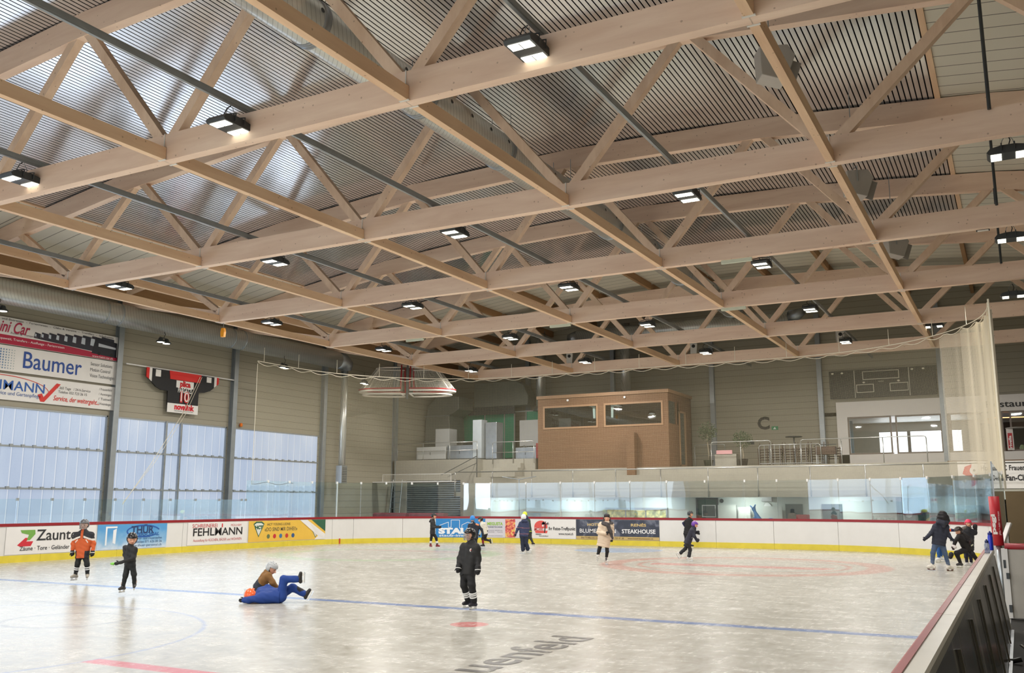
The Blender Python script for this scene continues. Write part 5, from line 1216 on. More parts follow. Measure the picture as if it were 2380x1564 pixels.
# ------------------------------------------------------------------ people
def surface(fn, lo, hi, h):
    """skin over the zero level of a signed distance fn(P) by surface nets"""
    lo = np.array(lo, float); n = np.ceil((np.array(hi)-lo)/h).astype(int)+1
    ax = [lo[i]+h*np.arange(n[i]) for i in range(3)]
    G = np.stack(np.meshgrid(*ax, indexing='ij'), -1); D = fn(G.reshape(-1, 3)).reshape(n)
    nx, ny, nz = n; cnt = np.zeros((nx-1, ny-1, nz-1)); acc = np.zeros((nx-1, ny-1, nz-1, 3))
    cor = [(i, j, k) for i in (0, 1) for j in (0, 1) for k in (0, 1)]
    sl = lambda o, s_=1: tuple(slice(o[i], n[i]-1+o[i]) for i in range(3))
    for a in range(8):
        for b in range(a+1, 8):
            if sum(abs(cor[a][i]-cor[b][i]) for i in range(3)) != 1: continue
            da, db = D[sl(cor[a])], D[sl(cor[b])]; m = (da < 0) != (db < 0)
            t = np.where(m, da/np.where(m, da-db, 1), 0)
            p = np.array(cor[a])[None, None, None]+t[..., None]*(np.array(cor[b])-np.array(cor[a]))
            acc += np.where(m[..., None], p, 0); cnt += m
    idx = -np.ones(cnt.shape, int); act = cnt > 0; ids = np.argwhere(act); idx[act] = np.arange(len(ids))
    V = lo+h*(ids+acc[act]/cnt[act][:, None]); quads = []
    for axis in range(3):
        o = [0, 0, 0]; o[axis] = 1
        A = D[tuple(slice(0, n[i]-o[i]) for i in range(3))]; B = D[tuple(slice(o[i], n[i]) for i in range(3))]
        m = (A < 0) != (B < 0); c = np.argwhere(m); u, v = [(1, 2), (2, 0), (0, 1)][axis]
        ok = (c[:, u] > 0) & (c[:, v] > 0) & (c[:, u] < n[u]-1) & (c[:, v] < n[v]-1); c = c[ok]
        if not len(c): continue
        flip = A[tuple(c.T)] < 0
        def g(du, dv): q = c.copy(); q[:, u] -= du; q[:, v] -= dv; return idx[tuple(q.T)]
        Q = np.stack([g(1, 1), g(0, 1), g(0, 0), g(1, 0)], 1); Q[~flip] = Q[~flip][:, ::-1]; quads.append(Q)
    F = np.concatenate(quads) if quads else np.zeros((0, 4), int); F = F[(F >= 0).all(1)]
    return V, F
def cone(a, b, r1, r2, sq=None):
    a = np.array(a, float); b = np.array(b, float); d = b-a; L2 = max(float(d@d), 1e-9)
    def f(P):
        t = np.clip(((P-a)@d)/L2, 0, 1); q = P-a-t[:, None]*d
        if sq is not None:   # flatten along a direction
            w = np.array(sq[:3], float); w /= np.linalg.norm(w); q = q+((q@w)*(sq[3]-1))[:, None]*w
        return np.linalg.norm(q, axis=1)-(r1+(r2-r1)*t)
    f.bb = (np.minimum(a-r1, b-r2), np.maximum(a+r1, b+r2)); return f
def ell(c, R, r):
    """ellipsoid; R rows = local axes"""
    c = np.array(c, float); R = np.array(R, float); r = np.array(r, float)
    def f(P):
        q = (P-c)@R.T; k = np.linalg.norm(q/r, axis=1); return (k-1)*r.min()
    m = r.max(); f.bb = (c-m, c+m); return f
def union(fs, k=.03):
    def f(P):
        d = fs[0](P)
        for g in fs[1:]:
            e = g(P); h = np.clip(.5+.5*(e-d)/k, 0, 1); d = e*(1-h)+d*h-k*h*(1-h)
        return d
    f.bb = (np.min([g.bb[0] for g in fs], 0), np.max([g.bb[1] for g in fs], 0)); return f
def skinmesh(fn, h, name, mats, parent, region=None, label=None, noise=0, cut=None):
    g = fn
    if cut:
        def g(P): return np.maximum(fn(P), cut(P))
    if noise:
        g0 = g
        def g(P): return g0(P)+noise*(np.sin(P[:, 0]*41+P[:, 2]*23)*np.sin(P[:, 1]*37+P[:, 2]*31)+.6*np.sin(P[:, 2]*63+P[:, 0]*19))
    V, F = surface(g, fn.bb[0]-h*2-noise, fn.bb[1]+h*2+noise, h)
    me = bpy.data.meshes.new(name); me.from_pydata(V.tolist(), [], F.tolist())
    mats = mats if isinstance(mats, (list, tuple)) else [mats]
    for m in mats: me.materials.append(m)
    if region is not None and len(F):
        me.polygons.foreach_set('material_index', np.asarray(region(V[F].mean(1)), dtype=np.int32))
    me.polygons.foreach_set('use_smooth', [True]*len(me.polygons)); me.update()
    o = bpy.data.objects.new(name, me); C.objects.link(o); o.parent = parent
    if label: o['label'] = label
    return o
SKIN = flat((214, 160, 132), .55, 0, .04); LIP = flat((170, 84, 80), .5); EYE = flat((36, 28, 26), .3)
BLADE = flat((196, 200, 204), .25, .9, .05); BLADEH = flat((222, 222, 218), .4)
def unit(v): v = np.array(v, float); return v/np.linalg.norm(v)
def person(key, label, k=.85, face=(0, -1, 0), jacket=(30, 30, 32), pants=(24, 24, 26), glove=(22, 22, 24), skate=(24, 24, 26), helmet=None,
           jacket_region=None, pants_region=None, bulk=1.0, hem=.0, legr=1.0, hair=None, feet=None, vents=3, cage=False, holder=BLADEH, hd=1.0, hands=True, headonly=None, sole=None, hres=.014, up=(0, 0, 1), cuff=None, puff=0):
    (gx, gy), J = POSE[key]; J = {a: np.array(b, float) for a, b in J.items()}
    t = thing('person', label, 'person', (gx, gy, 0), -YAW, 'skaters on the ice')

    N, Pv, H = J['N'], J['P'], J['H']; fc_ = unit(face); upv = unit(np.array(up, float)); upv = unit(upv-fc_*(upv@fc_)); side = np.cross(fc_, upv)
    Rh = np.array([side, fc_, upv]); s = .105*k/.85*hd*.92          # half head height
    head = lambda a, b, c: H+side*a+fc_*b+upv*c
    spine = unit(N-Pv); shl = unit(J['SR']-J['SL'])
    hipw = .085*k; HLp = Pv-shl*hipw-spine*.02; HRp = Pv+shl*hipw-spine*.02
    # body: one continuous skin
    body = [ell(H, Rh, (.76*s, .86*s, 1.08*s)), ell(head(0, .12*s, -.45*s), Rh, (.56*s, .66*s, .60*s)), cone(head(0, -.1*s, -.6*s), N, .050*k, .055*k),
            cone(head(0, .80*s, -.02*s), head(0, 1.02*s, -.30*s), .010*k, .020*k),
            ell(head(.78*s, 0, -.1*s), Rh, (.10*s, .2*s, .28*s)), ell(head(-.78*s, 0, -.1*s), Rh, (.10*s, .2*s, .28*s)),
            cone(N-spine*.10, Pv, .075*k, .080*k), cone(J['SL'], J['SR'], .036*k, .036*k), cone(HLp, HRp, .075*k, .075*k)]
    for q in 'LR':
        body += [cone(J['S'+q], J['E'+q], .038*k, .032*k), cone(J['E'+q], J['W'+q], .032*k, .024*k), cone(J['W'+q], J['H'+q], .022*k, .016*k)]
        hp = HLp if q == 'L' else HRp
        body += [cone(hp, J['K'+q], .058*k, .040*k), cone(J['K'+q], J['A'+q], .040*k, .026*k)]
    skinmesh(union(body, .02), hres*1.15, 'body', SKIN, t)
    for sgn in (-1, 1):
        skinmesh(ell(head(sgn*.30*s, .80*s, .02*s), Rh, (.11*s, .08*s, .07*s)), .004, 'eye', EYE, t)
    skinmesh(ell(head(0, .78*s, -.56*s), Rh, (.24*s, .07*s, .05*s)), .005, 'mouth', LIP, t)
    # jacket
    b = bulk; dep = unit(np.cross(shl, spine)); jk = []
    hemp = Pv-spine*hem
    jk += [cone(N-spine*.10, Pv+spine*.05, .125*k*b, .128*k*b, (*dep, 1.18)), cone(J['SL']-spine*.015, J['SR']-spine*.015, .062*k*b, .062*k*b), cone(N-spine*.04, (J['SL']+J['SR'])/2, .07*k*b, .07*k*b),
           cone(J['SL']*.82+N*.18-spine*.08*k, HLp+spine*.08, .092*k*b, .098*k*b), cone(J['SR']*.82+N*.18-spine*.08*k, HRp+spine*.08, .092*k*b, .098*k*b), cone(N-spine*.035, J['SL']-spine*.01, .074*k, .058*k*b), cone(N-spine*.035, J['SR']-spine*.01, .074*k, .058*k*b), cone(N-spine*.05, N+spine*.012, .085*k, .066*k*b)]
    jk += [cone(Pv+spine*.05, hemp, .130*k*b, .140*k*b, (*dep, 1.12)), cone(HLp+spine*.04, hemp-shl*hipw, .095*k*b, .10*k*b), cone(HRp+spine*.04, hemp+shl*hipw, .095*k*b, .10*k*b)]
    for q in 'LR':
        jk += [cone(J['S'+q], J['E'+q], .060*k*b, .052*k*b), cone(J['E'+q], J['W'+q], .052*k*b, .045*k*b)]
    jm = jacket if isinstance(jacket, list) else [jacket]
    jm = [flat(c, .75, 0, .07) if isinstance(c, tuple) else c for c in jm]
    inv = {a: v for a, v in J.items()}
    ju = union(jk, .035)
    if puff:
        j0 = ju
        def ju(P): return j0(P)+.012*np.exp(-((np.mod((P-N)@spine, puff)-puff/2)/.011)**2)
        ju.bb = j0.bb
    skinmesh(ju, hres, 'jacket', jm, t, (lambda Q: jacket_region(Q, inv, spine, shl, k)) if jacket_region else None, noise=.0035,
             cut=lambda P: (hemp-P)@spine-.02-np.where(np.minimum.reduce([np.linalg.norm(P-J['W'+q], axis=1) for q in 'LR']) < .16, 9, 0))
    # trousers
    pt = [cone(HLp, HRp, .095*k*legr, .095*k*legr), cone(Pv, Pv-spine*.03, .105*k, .1*k)]
    for q in 'LR':
        hp = HLp if q == 'L' else HRp; ak = J['A'+q]; kn = J['K'+q]; an = ak+(kn-ak)*.10
        pt += [cone(hp, kn, .090*k*legr, .068*k*legr), cone(kn, an, .068*k*legr, (.050 if not cuff else cuff)*k*legr)]
    pm = pants if isinstance(pants, list) else [pants]
    pm = [flat(c, .8, 0, .06) if isinstance(c, tuple) else c for c in pm]
    skinmesh(union(pt, .03), hres, 'trousers', pm, t, (lambda Q: pants_region(Q, inv, spine, shl, k)) if pants_region else None, noise=.003)
    # gloves: palm, four fingers of different length, thumb
    gm = glove if isinstance(glove, list) else [glove, glove]
    for i, q in enumerate('LR'):
        w = J['W'+q]; h = J['H'+q]; d = unit(h-w); sd = np.cross(d, (0, 1, 0) if abs(d[1]) < .8 else (1, 0, 0)); sd = unit(sd); nn = np.cross(d, sd); g = k*.9
        pal = w+d*.075*g
        fs_ = [cone(w-d*.02, w+d*.02, .036*g, .034*g), cone(w+d*.02, pal, .030*g, .036*g), cone(w+d*.03+sd*.018*g, pal+sd*.026*g, .024*g, .022*g), cone(w+d*.03-sd*.018*g, pal-sd*.026*g, .024*g, .022*g)]
        for f_, (o_, L) in enumerate(((-.034, .058), (-.012, .072), (.012, .068), (.034, .052))):
            r0 = pal+sd*o_*g; m1 = r0+d*L*.55*g+nn*.006; m2 = m1+(d*.7+nn*.7)*L*.55*g
            fs_ += [cone(r0, m1, .0135*g, .012*g), cone(m1, m2, .012*g, .010*g)]
        th = w+d*.03*g-sd*.03*g; fs_ += [cone(th, th+(d*.5-sd*.8)*.04*g, .016*g, .013*g), cone(th+(d*.5-sd*.8)*.04*g, th+(d*.9-sd*.75+nn*.3)*.062*g, .013*g, .011*g)]
        c_ = gm[i]; skinmesh(union(fs_, .008), .007, 'glove', flat(c_, .7) if isinstance(c_, tuple) else c_, t)
    # skates
    for i, q in enumerate('LR'):
        A = J['A'+q]; kn = J['K'+q]; fd, nd = (feet or {}).get(q, (None, None))
        if nd is None: nd = (0, 0, -1)
        if fd is None: fd = fc_ if abs(fc_[2]) < .5 else (0, -1, 0)
        nd = unit(nd); fd = unit(np.array(fd, float)-nd*(np.array(fd, float)@nd)); sdv = np.cross(fd, nd)
        solel = A+nd*.065*k; heel = solel-fd*.055*k; toe = solel+fd*.135*k
        lg = unit(kn-A)
        bt = [cone(A+lg*.075*k, A, .050*k, .046*k), cone(A, heel-nd*.020*k, .046*k, .036*k), cone(A+nd*.01, toe-nd*.025*k, .042*k, .030*k), cone(heel-nd*.01*k, toe-nd*.012*k, .028*k, .028*k)]
        sk = skate[i] if isinstance(skate, list) else skate
        so = skinmesh(union(bt, .02), .011, 'skate', flat(sk, .45) if isinstance(sk, tuple) else sk, t)
        def pt3(a, b_, c): return tuple(solel+fd*a*k+nd*b_*k+sdv*c*k)
        m = MB(); m.prism([(-.075, .024), (-.06, .060), (-.03, .066), (.09, .066), (.13, .055), (.15, .024), (.085, .024), (.07, .050), (0, .050), (-.015, .024)], pt3, -.010, .010); m.build('blade_holder', holder, so)
        m = MB(); m.prism([(-.085, .060), (-.08, .082), (.14, .084), (.165, .068), (.16, .058)], pt3, -.0025, .0025); m.build('blade', BLADE, so)
    # head wear
    if helmet:
        hm = helmet if isinstance(helmet, list) else [helmet]
        hm = [flat(c, .28, 0, .03) if isinstance(c, tuple) else c for c in hm]
        hc = head(0, -.10*s, .22*s)
        dome = union([ell(hc, Rh, (1.02*s, 1.22*s, 1.10*s)), ell(head(0, -.25*s, -.1*s), Rh, (1.0*s, .98*s, .95*s))], .02)
        def cut(P):
            q = (P-H)@Rh.T
            front = -q[:, 2]+.34*s; back = -q[:, 2]-.62*s
            return np.where(q[:, 1] > .12*s, front, back)
        ho = skinmesh(dome, .010, 'helmet', hm, t, (lambda Q: ((np.sin((Q-hc)@side*60) > .5) & ((Q-hc)@upv > .35*s)).astype(int)) if len(hm) > 1 else None, cut=cut)
        for v_ in range(vents):
            a = (v_-(vents-1)/2)*.42*s
            skinmesh(cone(head(a, .35*s, 1.20*s-abs(a)*.35), head(a, -.5*s, 1.22*s-abs(a)*.35), .010, .010), .006, 'vent', M['black'], ho)
        m = MB(); st = [tuple(head(.88*s, .1*s, -.2*s)), tuple(head(.70*s, .25*s, -.75*s)), tuple(head(.3*s, .35*s, -1.08*s)), tuple(head(-.3*s, .35*s, -1.08*s)), tuple(head(-.70*s, .25*s, -.75*s)), tuple(head(-.88*s, .1*s, -.2*s))]
        m.tube(st, .007, 5); m.build('chin_strap', M['black'], ho)
        if cage:
            m = MB()
            for zz in (.1, -.2, -.5, -.8): m.tube([tuple(head(math.sin(a)*.95*s, math.cos(a)*1.18*s+.05*s, zz*s)) for a in np.linspace(-1.2, 1.2, 9)], .0045, 4)
            for a in np.linspace(-.9, .9, 7): m.tube([tuple(head(math.sin(a)*.95*s, math.cos(a)*1.18*s+.05*s, zz*s)) for zz in (.3, -.1, -.5, -.95)], .004, 4)
            m.build('face_cage', M['steel'], ho)
    if hair:
        hf = [ell(head(0, -.22*s, .12*s), Rh, (1.0*s, .98*s, 1.12*s))]
        if hair[1]: hf += [cone(head(0, -.55*s, -.1*s), head(0, -.55*s, -.1*s-hair[1]), .11*k, .085*k), cone(head(.5*s, -.45*s, 0), head(.62*s, -.4*s, -.1*s-hair[1]), .07*k, .06*k), cone(head(-.5*s, -.45*s, 0), head(-.62*s, -.4*s, -.1*s-hair[1]), .07*k, .06*k)]
        skinmesh(union(hf, .03), .012, 'hair', flat(hair[0], .6), t, noise=.004, cut=lambda P: np.where(((P-H)@fc_) > .30*s, -((P-H)@upv)+.62*s, -1))
    return t, J, dict(head=head, s=s, side=side, fc=fc_, up=upv, spine=spine, shl=shl, N=N, P=Pv)
def band(t, a, b, r, name, mat):
    a = np.array(a, float); b = np.array(b, float); d = unit(b-a); c = cone(a-d*.02, b+d*.02, r, r)
    return skinmesh(c, .007, name, flat(mat, .7), t, cut=lambda P: np.maximum((a-P)@d, (P-b)@d))
def socks(t, J, k, levels, legr=1.0, cuff=.050, half=.013, gap=.008):
    for q in 'LR':
        A, K = J['A'+q], J['K'+q]; d = unit(K-A); L = np.linalg.norm(K-A)
        for h in levels:
            c = A+d*h*k; tt = (h*k-.1*L)/(.9*L); band(t, c-d*half, c+d*half, (cuff+(.068*legr/1-cuff)*tt)*k*(legr if cuff == .050 else 1)+gap, 'sock_stripe', (226, 226, 224))
def extra(t, fn, name, mat, h=.010, label=None, noise=0): return skinmesh(fn, h, name, flat(mat, .7) if isinstance(mat, tuple) else mat, t, label=label, noise=noise)
def stripes(levels, half=.014, base=0):
    """white stripes around the shins at given heights above the ankle, along the shin"""
    def f(Q, J, sp, sh, k):
        out = np.zeros(len(Q), int)
        for q in 'LR':
            A, K = J['A'+q], J['K'+q]; d = unit(K-A); tt = (Q-A)@d; near = np.linalg.norm(Q-A-tt[:, None]*d, axis=1) < .11
            for L in levels: out[near & (np.abs(tt-L*k) < half) & (tt < np.linalg.norm(K-A))] = 1
        return out
    return f
# joints of every figure in metres: x to the right of the viewer, y away, z up, from a point on the ice
POSE = {
 'orange': ((-20.67, 15.78), dict(H=(-0.046, 0, 1.432), N=(-0.042, 0, 1.3), P=(-0.031, 0, 0.72), SL=(-0.222, 0, 1.2), EL=(-0.292, 0.02, 0.973), WL=(-0.272, -0.04, 0.772), HL=(-0.251, -0.06, 0.695), SR=(0.154, 0, 1.2), ER=(0.221, 0.02, 0.973), WR=(0.236, -0.04, 0.765), HR=(0.237, -0.06, 0.681), KL=(-0.124, -0.02, 0.476), AL=(-0.18, 0.03, 0.214), KR=(0.109, -0.02, 0.476), AR=(0.119, 0.03, 0.214))),
 'black': ((-17.24, 14.34), dict(H=(0.011, 0, 1.199), N=(-0.017, 0, 1.056), P=(0.004, 0, 0.686), SL=(-0.171, 0.12, 1.013), EL=(-0.19, 0.16, 0.849), WL=(-0.108, 0.05, 0.719), HL=(-0.072, 0, 0.686), SR=(0.124, -0.1, 0.987), ER=(0.13, -0.16, 0.793), WR=(-0.133, -0.22, 0.702), HR=(-0.223, -0.24, 0.682), KL=(-0.07, -0.02, 0.429), AL=(-0.134, 0.05, 0.179), KR=(0.103, 0, 0.452), AR=(0.092, 0.1, 0.217))),
 'lying': ((-13.41, 14.68), dict(H=(-0.407, 0, 0.148), N=(-0.308, 0, 0.141), P=(0.153, 0.02, 0.139), SL=(-0.239, -0.17, 0.101), EL=(-0.402, -0.2, 0.08), WL=(-0.524, -0.15, 0.068), HL=(-0.579, -0.12, 0.061), SR=(-0.314, 0.2, 0.2), ER=(-0.168, 0.25, 0.274), WR=(-0.054, 0.1, 0.245), HR=(-0.011, 0.05, 0.221), KL=(0.215, -0.02, 0.464), AL=(0.521, -0.05, 0.466), KR=(0.361, 0.15, 0.286), AR=(0.627, 0.12, 0.157))),
 'helper': ((-13.87, 15.07), dict(H=(0.044, 0, 0.634), N=(-0.038, 0, 0.542), P=(-0.235, 0.1, 0.238), SL=(-0.11, 0.17, 0.482), EL=(0.002, 0.22, 0.33), WL=(0.11, 0.2, 0.229), HL=(0.134, 0.2, 0.207), SR=(0.019, -0.17, 0.5), ER=(0.123, -0.2, 0.361), WR=(0.194, -0.14, 0.255), HR=(0.216, -0.1, 0.219), KL=(-0.147, 0.25, 0.092), AL=(-0.417, 0.3, 0.058), KR=(-0.125, 0.05, 0.111), AR=(-0.439, 0.15, 0.123))),
 'hockey': ((-9.14, 15.38), dict(H=(-0.063, 0, 1.386), N=(-0.023, 0, 1.252), P=(-0.09, 0, 0.71), SL=(-0.178, 0.12, 1.171), EL=(-0.253, 0.1, 0.943), WL=(-0.264, -0.02, 0.787), HL=(-0.275, -0.05, 0.714), SR=(0.079, -0.12, 1.169), ER=(0.112, -0.12, 0.956), WR=(0.104, -0.2, 0.774), HR=(0.105, -0.22, 0.689), KL=(-0.166, 0.0, 0.472), AL=(-0.078, 0.1, 0.17), KR=(-0.012, -0.12, 0.483), AR=(0.032, -0.05, 0.16))),
 'redskates': ((-21.57, 33.16), dict(H=(-0.037, 0, 1.415), N=(-0.078, 0, 1.269), P=(-0.084, 0, 0.741), SL=(-0.1, -0.14, 1.158), EL=(-0.051, -0.18, 0.953), WL=(0.192, -0.2, 0.964), HL=(0.265, -0.2, 0.964), SR=(-0.06, 0.14, 1.163), ER=(0.005, 0.16, 0.975), WR=(0.177, 0.12, 0.986), HR=(0.253, 0.1, 0.976), KL=(-0.134, 0, 0.525), AL=(-0.161, 0, 0.236), KR=(0.073, 0, 0.525), AR=(0.119, 0, 0.236))),
 'bluehelmet': ((-19.15, 32.29), dict(H=(-0.058, 0, 1.344), N=(-0.046, 0, 1.186), P=(-0.002, 0, 0.616), SL=(-0.176, 0, 1.088), EL=(-0.215, 0, 0.881), WL=(-0.199, -0.1, 0.708), HL=(-0.197, -0.12, 0.64), SR=(0.166, 0, 1.078), ER=(0.307, 0, 0.92), WR=(0.36, -0.05, 0.755), HR=(0.37, -0.05, 0.676), KL=(-0.06, 0, 0.351), AL=(-0.079, 0, 0.175), KR=(0.07, 0, 0.351), AR=(0.071, 0, 0.175))),
 'white': ((-20.7, 35.65), dict(H=(-0.106, 0, 1.236), N=(-0.045, 0, 1.117), P=(0.101, 0, 0.631), SL=(-0.052, -0.13, 1.033), EL=(-0.059, -0.2, 0.841), WL=(-0.114, -0.18, 0.626), HL=(-0.146, -0.18, 0.561), SR=(0.073, 0.13, 1.071), ER=(0.183, 0.2, 0.873), WR=(0.195, 0.15, 0.788), HR=(0.186, 0.1, 0.725), KL=(0.003, -0.02, 0.426), AL=(0.033, 0.0, 0.168), KR=(0.1, 0.08, 0.39), AR=(0.298, 0.12, 0.335))),
 'navy': ((-17.29, 33.08), dict(H=(-0.039, 0, 1.397), N=(-0.009, 0, 1.289), P=(-0.03, 0, 0.701), SL=(-0.159, 0, 1.171), EL=(-0.279, 0, 0.945), WL=(-0.35, -0.03, 0.77), HL=(-0.37, -0.04, 0.693), SR=(0.111, 0, 1.181), ER=(0.151, 0.05, 0.964), WR=(0.132, 0.1, 0.786), HR=(0.121, 0.1, 0.727), KL=(-0.091, 0, 0.399), AL=(-0.061, 0, 0.136), KR=(0.059, 0, 0.408), AR=(0.129, 0.05, 0.163))),
 'yellow': ((-19.05, 36.95), dict(H=(-0.22, 0, 1.449), N=(-0.142, 0, 1.273), P=(-0.077, 0, 0.695), SL=(-0.243, 0, 1.219), EL=(-0.266, 0, 0.956), WL=(-0.244, 0, 0.76), HL=(-0.244, 0, 0.695), SR=(-0.053, 0, 1.219), ER=(-0.02, 0, 0.978), WR=(-0.032, 0, 0.782), HR=(-0.032, 0, 0.706), KL=(-0.111, 0, 0.434), AL=(-0.134, 0, 0.217), KR=(0.022, 0, 0.455), AR=(0.121, 0, 0.238))),
 'woman': ((-12.0, 28.5), dict(H=(0.119, 0, 1.477), N=(0.122, 0, 1.336), P=(0.012, 0, 0.765), SL=(-0.067, 0, 1.28), EL=(-0.164, -0.05, 1.024), WL=(0.034, -0.2, 1.002), HL=(0.082, -0.22, 1.017), SR=(0.259, 0, 1.28), ER=(0.29, 0.03, 1.046), WR=(0.276, 0, 0.826), HR=(0.26, -0.02, 0.778), KL=(-0.156, 0.0, 0.447), AL=(-0.201, 0.12, 0.246), KR=(0.103, -0.05, 0.425), AR=(0.07, 0, 0.155))),
 'purple': ((-10.16, 31.62), dict(H=(0.247, 0, 1.222), N=(0.206, 0, 1.119), P=(-0.013, 0, 0.66), SL=(0.214, 0.15, 1.042), EL=(0.305, 0.25, 0.954), WL=(0.357, 0.2, 0.968), HL=(0.369, 0.2, 0.955), SR=(0.106, -0.15, 1.027), ER=(0.172, -0.22, 0.837), WR=(0.261, -0.15, 0.708), HR=(0.285, -0.12, 0.695), KL=(-0.099, 0.05, 0.417), AL=(-0.286, 0.1, 0.246), KR=(0.042, -0.05, 0.386), AR=(-0.01, -0.05, 0.134))),
 'tall': ((-12.89, 40.2), dict(H=(0.107, 0, 1.474), N=(0.069, 0, 1.304), P=(-0.055, 0, 0.634), SL=(-0.06, 0, 1.212), EL=(-0.209, 0.05, 1.079), WL=(-0.144, 0.1, 0.97), HL=(-0.113, 0.1, 0.939), SR=(0.16, 0, 1.189), ER=(0.206, -0.05, 0.974), WR=(0.128, -0.1, 0.822), HR=(0.11, -0.1, 0.76), KL=(-0.118, 0, 0.389), AL=(-0.157, 0, 0.175), KR=(0.007, 0, 0.389), AR=(0.046, 0, 0.159))),
 'hair': ((-2.2, 30.58), dict(H=(0.17, 0, 1.566), N=(0.12, 0, 1.431), P=(0.005, 0, 0.82), SL=(-0.061, 0, 1.291), EL=(-0.216, -0.02, 1.088), WL=(-0.376, -0.05, 0.955), HL=(-0.431, -0.05, 0.917), SR=(0.265, 0, 1.291), ER=(0.292, 0, 1.074), WR=(0.337, -0.05, 0.962), HR=(0.367, -0.05, 0.93), KL=(-0.195, 0, 0.516), AL=(-0.231, 0.02, 0.162), KR=(0.166, 0, 0.491), AR=(0.25, 0.02, 0.137))),
 'behind': ((-2.53, 34.97), dict(H=(0.183, 0, 1.174), N=(0.189, 0, 1.072), P=(0.066, 0, 0.563), SL=(0.172, 0.1, 1.025), EL=(0.101, 0.1, 0.894), WL=(0.039, 0.05, 0.779), HL=(0.036, 0.05, 0.736), SR=(0.314, -0.05, 1.059), ER=(0.463, -0.05, 1.059), WR=(0.588, -0.05, 1.052), HR=(0.639, -0.05, 1.037), KL=(-0.019, 0, 0.332), AL=(-0.021, 0, 0.13), KR=(0.115, 0.1, 0.327), AR=(0.099, 0.1, 0.138))),
 'kneel': ((-1.72, 32.3), dict(H=(-0.052, -0.05, 1.113), N=(0.045, 0, 1.018), P=(0.259, 0.1, 0.575), SL=(-0.072, -0.12, 0.956), EL=(-0.243, -0.2, 0.814), WL=(-0.296, -0.2, 0.669), HL=(-0.314, -0.2, 0.616), SR=(0.186, 0.1, 0.988), ER=(0.403, 0.15, 0.853), WR=(0.249, -0.1, 0.796), HR=(0.231, -0.15, 0.785), KL=(-0.209, -0.15, 0.456), AL=(-0.066, -0.05, 0.154), KR=(0.371, 0.05, 0.419), AR=(0.626, 0.2, 0.159))),
 'pink': ((-1.58, 32.93), dict(H=(0.118, 0, 1.334), N=(0.077, 0, 1.178), P=(0.051, 0, 0.557), SL=(-0.032, 0.02, 1.082), EL=(-0.109, 0.0, 0.948), WL=(-0.117, -0.05, 0.815), HL=(-0.108, -0.05, 0.761), SR=(0.209, 0, 1.11), ER=(0.303, -0.02, 1.03), WR=(0.313, -0.05, 1.152), HR=(0.291, -0.05, 1.213), KL=(-0.038, 0.0, 0.328), AL=(-0.03, 0, 0.107), KR=(0.149, 0.1, 0.336), AR=(0.182, 0.15, 0.118))),
}
def orange_region(Q, J, sp, sh, k):
    a = (Q-J['N'])@sp; x = (Q-J['N'])@sh
    out = np.zeros(len(Q), int)                      # orange
    vline = -.245+.25*np.abs(x)*0
    dark = a > -.20-.35*np.clip(np.abs(x)-.05, 0, .2)*.6
    out[dark] = 1
    band = (np.abs(a-(-.155-.38*np.clip(np.abs(x)-.04, 0, .2))) < .022) & (np.abs(x) > .04)
    out[band] = 2
    out[(np.abs(x) < .032) & (Q[:, 1] < J['N'][1])] = 0
    vee = (np.abs(a-(-.23-1.1*(np.abs(x)-.10))) < .018) & (np.abs(x) > .10) & (np.abs(x) < .16) & (a > -.34); out[vee] = 2
    out[(a < -.50)] = 1; out[(a < -.5) & (np.abs(x) < .10)] = 0
    return out
t, J, g = person('orange', 'child in an orange and black winter jacket standing with arms down, grey helmet', .90, (.10, -1, -.05), [(192, 86, 38), (34, 34, 40), (220, 214, 206)], (24, 26, 26), skate=(164, 156, 142), helmet=(92, 94, 98), cage=True, jacket_region=orange_region, bulk=1.05, hem=.08, hd=1.08, hres=.010, feet={'L': ((-.35, -.9, 0), None), 'R': ((.35, -.9, 0), None)})
socks(t, J, .9, (.155, .205))
for q in 'LR': extra(t, cone(J['W'+q]+unit(J['H'+q]-J['W'+q])*.0, J['W'+q]+unit(J['H'+q]-J['W'+q])*.05, .052, .050), 'glove_cuff', (20, 20, 22)); band(t, J['W'+q]+(0, 0, .004), J['W'+q]+(0, 0, -.014), .056, 'glove_band', (222, 222, 218))
t, J, g = person('black', 'child all in black stretching one arm out to the left, round black helmet', .82, (.45, -.85, -.25), (30, 31, 32), (28, 32, 34), glove=[(26, 26, 28), (26, 26, 28)], skate=(46, 44, 44), helmet=(20, 21, 24), vents=0, bulk=.95, hd=1.18, hem=.03, hres=.012, feet={'L': ((-.3, -.95, 0), None), 'R': ((.3, -.95, 0), None)})
extra(t, cone(J['HR']+(-.04, 0, 0), J['HR']+(-.085, 0, .0), .032, .022), 'green_mitten', (126, 200, 84)); 
for q in 'LR': extra(t, cone(J['A'+q]+(0, 0, .055), J['A'+q]+(0, 0, .075), .050, .048), 'sock_cuff', (200, 180, 172))
BL = (20, 58, 132)
t, J, g = person('lying', 'child in a blue snowsuit lying down with both skates raised, orange helmet', .92, (.30, .80, .45), BL, [BL, (30, 28, 32)], skate=(34, 30, 30), helmet=(236, 98, 44), vents=0, bulk=1.34, legr=1.2, hem=.0, hd=1.15, hres=.012, up=(-.75, -.45, .25), cuff=.062,
                 feet={'L': ((.05, -.1, 1), (1, -.1, -.02)), 'R': ((.55, -.1, .85), (.85, -.2, -.5))}, pants_region=lambda Q, J, sp, sh, k: (np.linalg.norm(Q-(J['KR']*.35+J['AR']*.65)-(0, 0, .06), axis=1) < .085).astype(int))
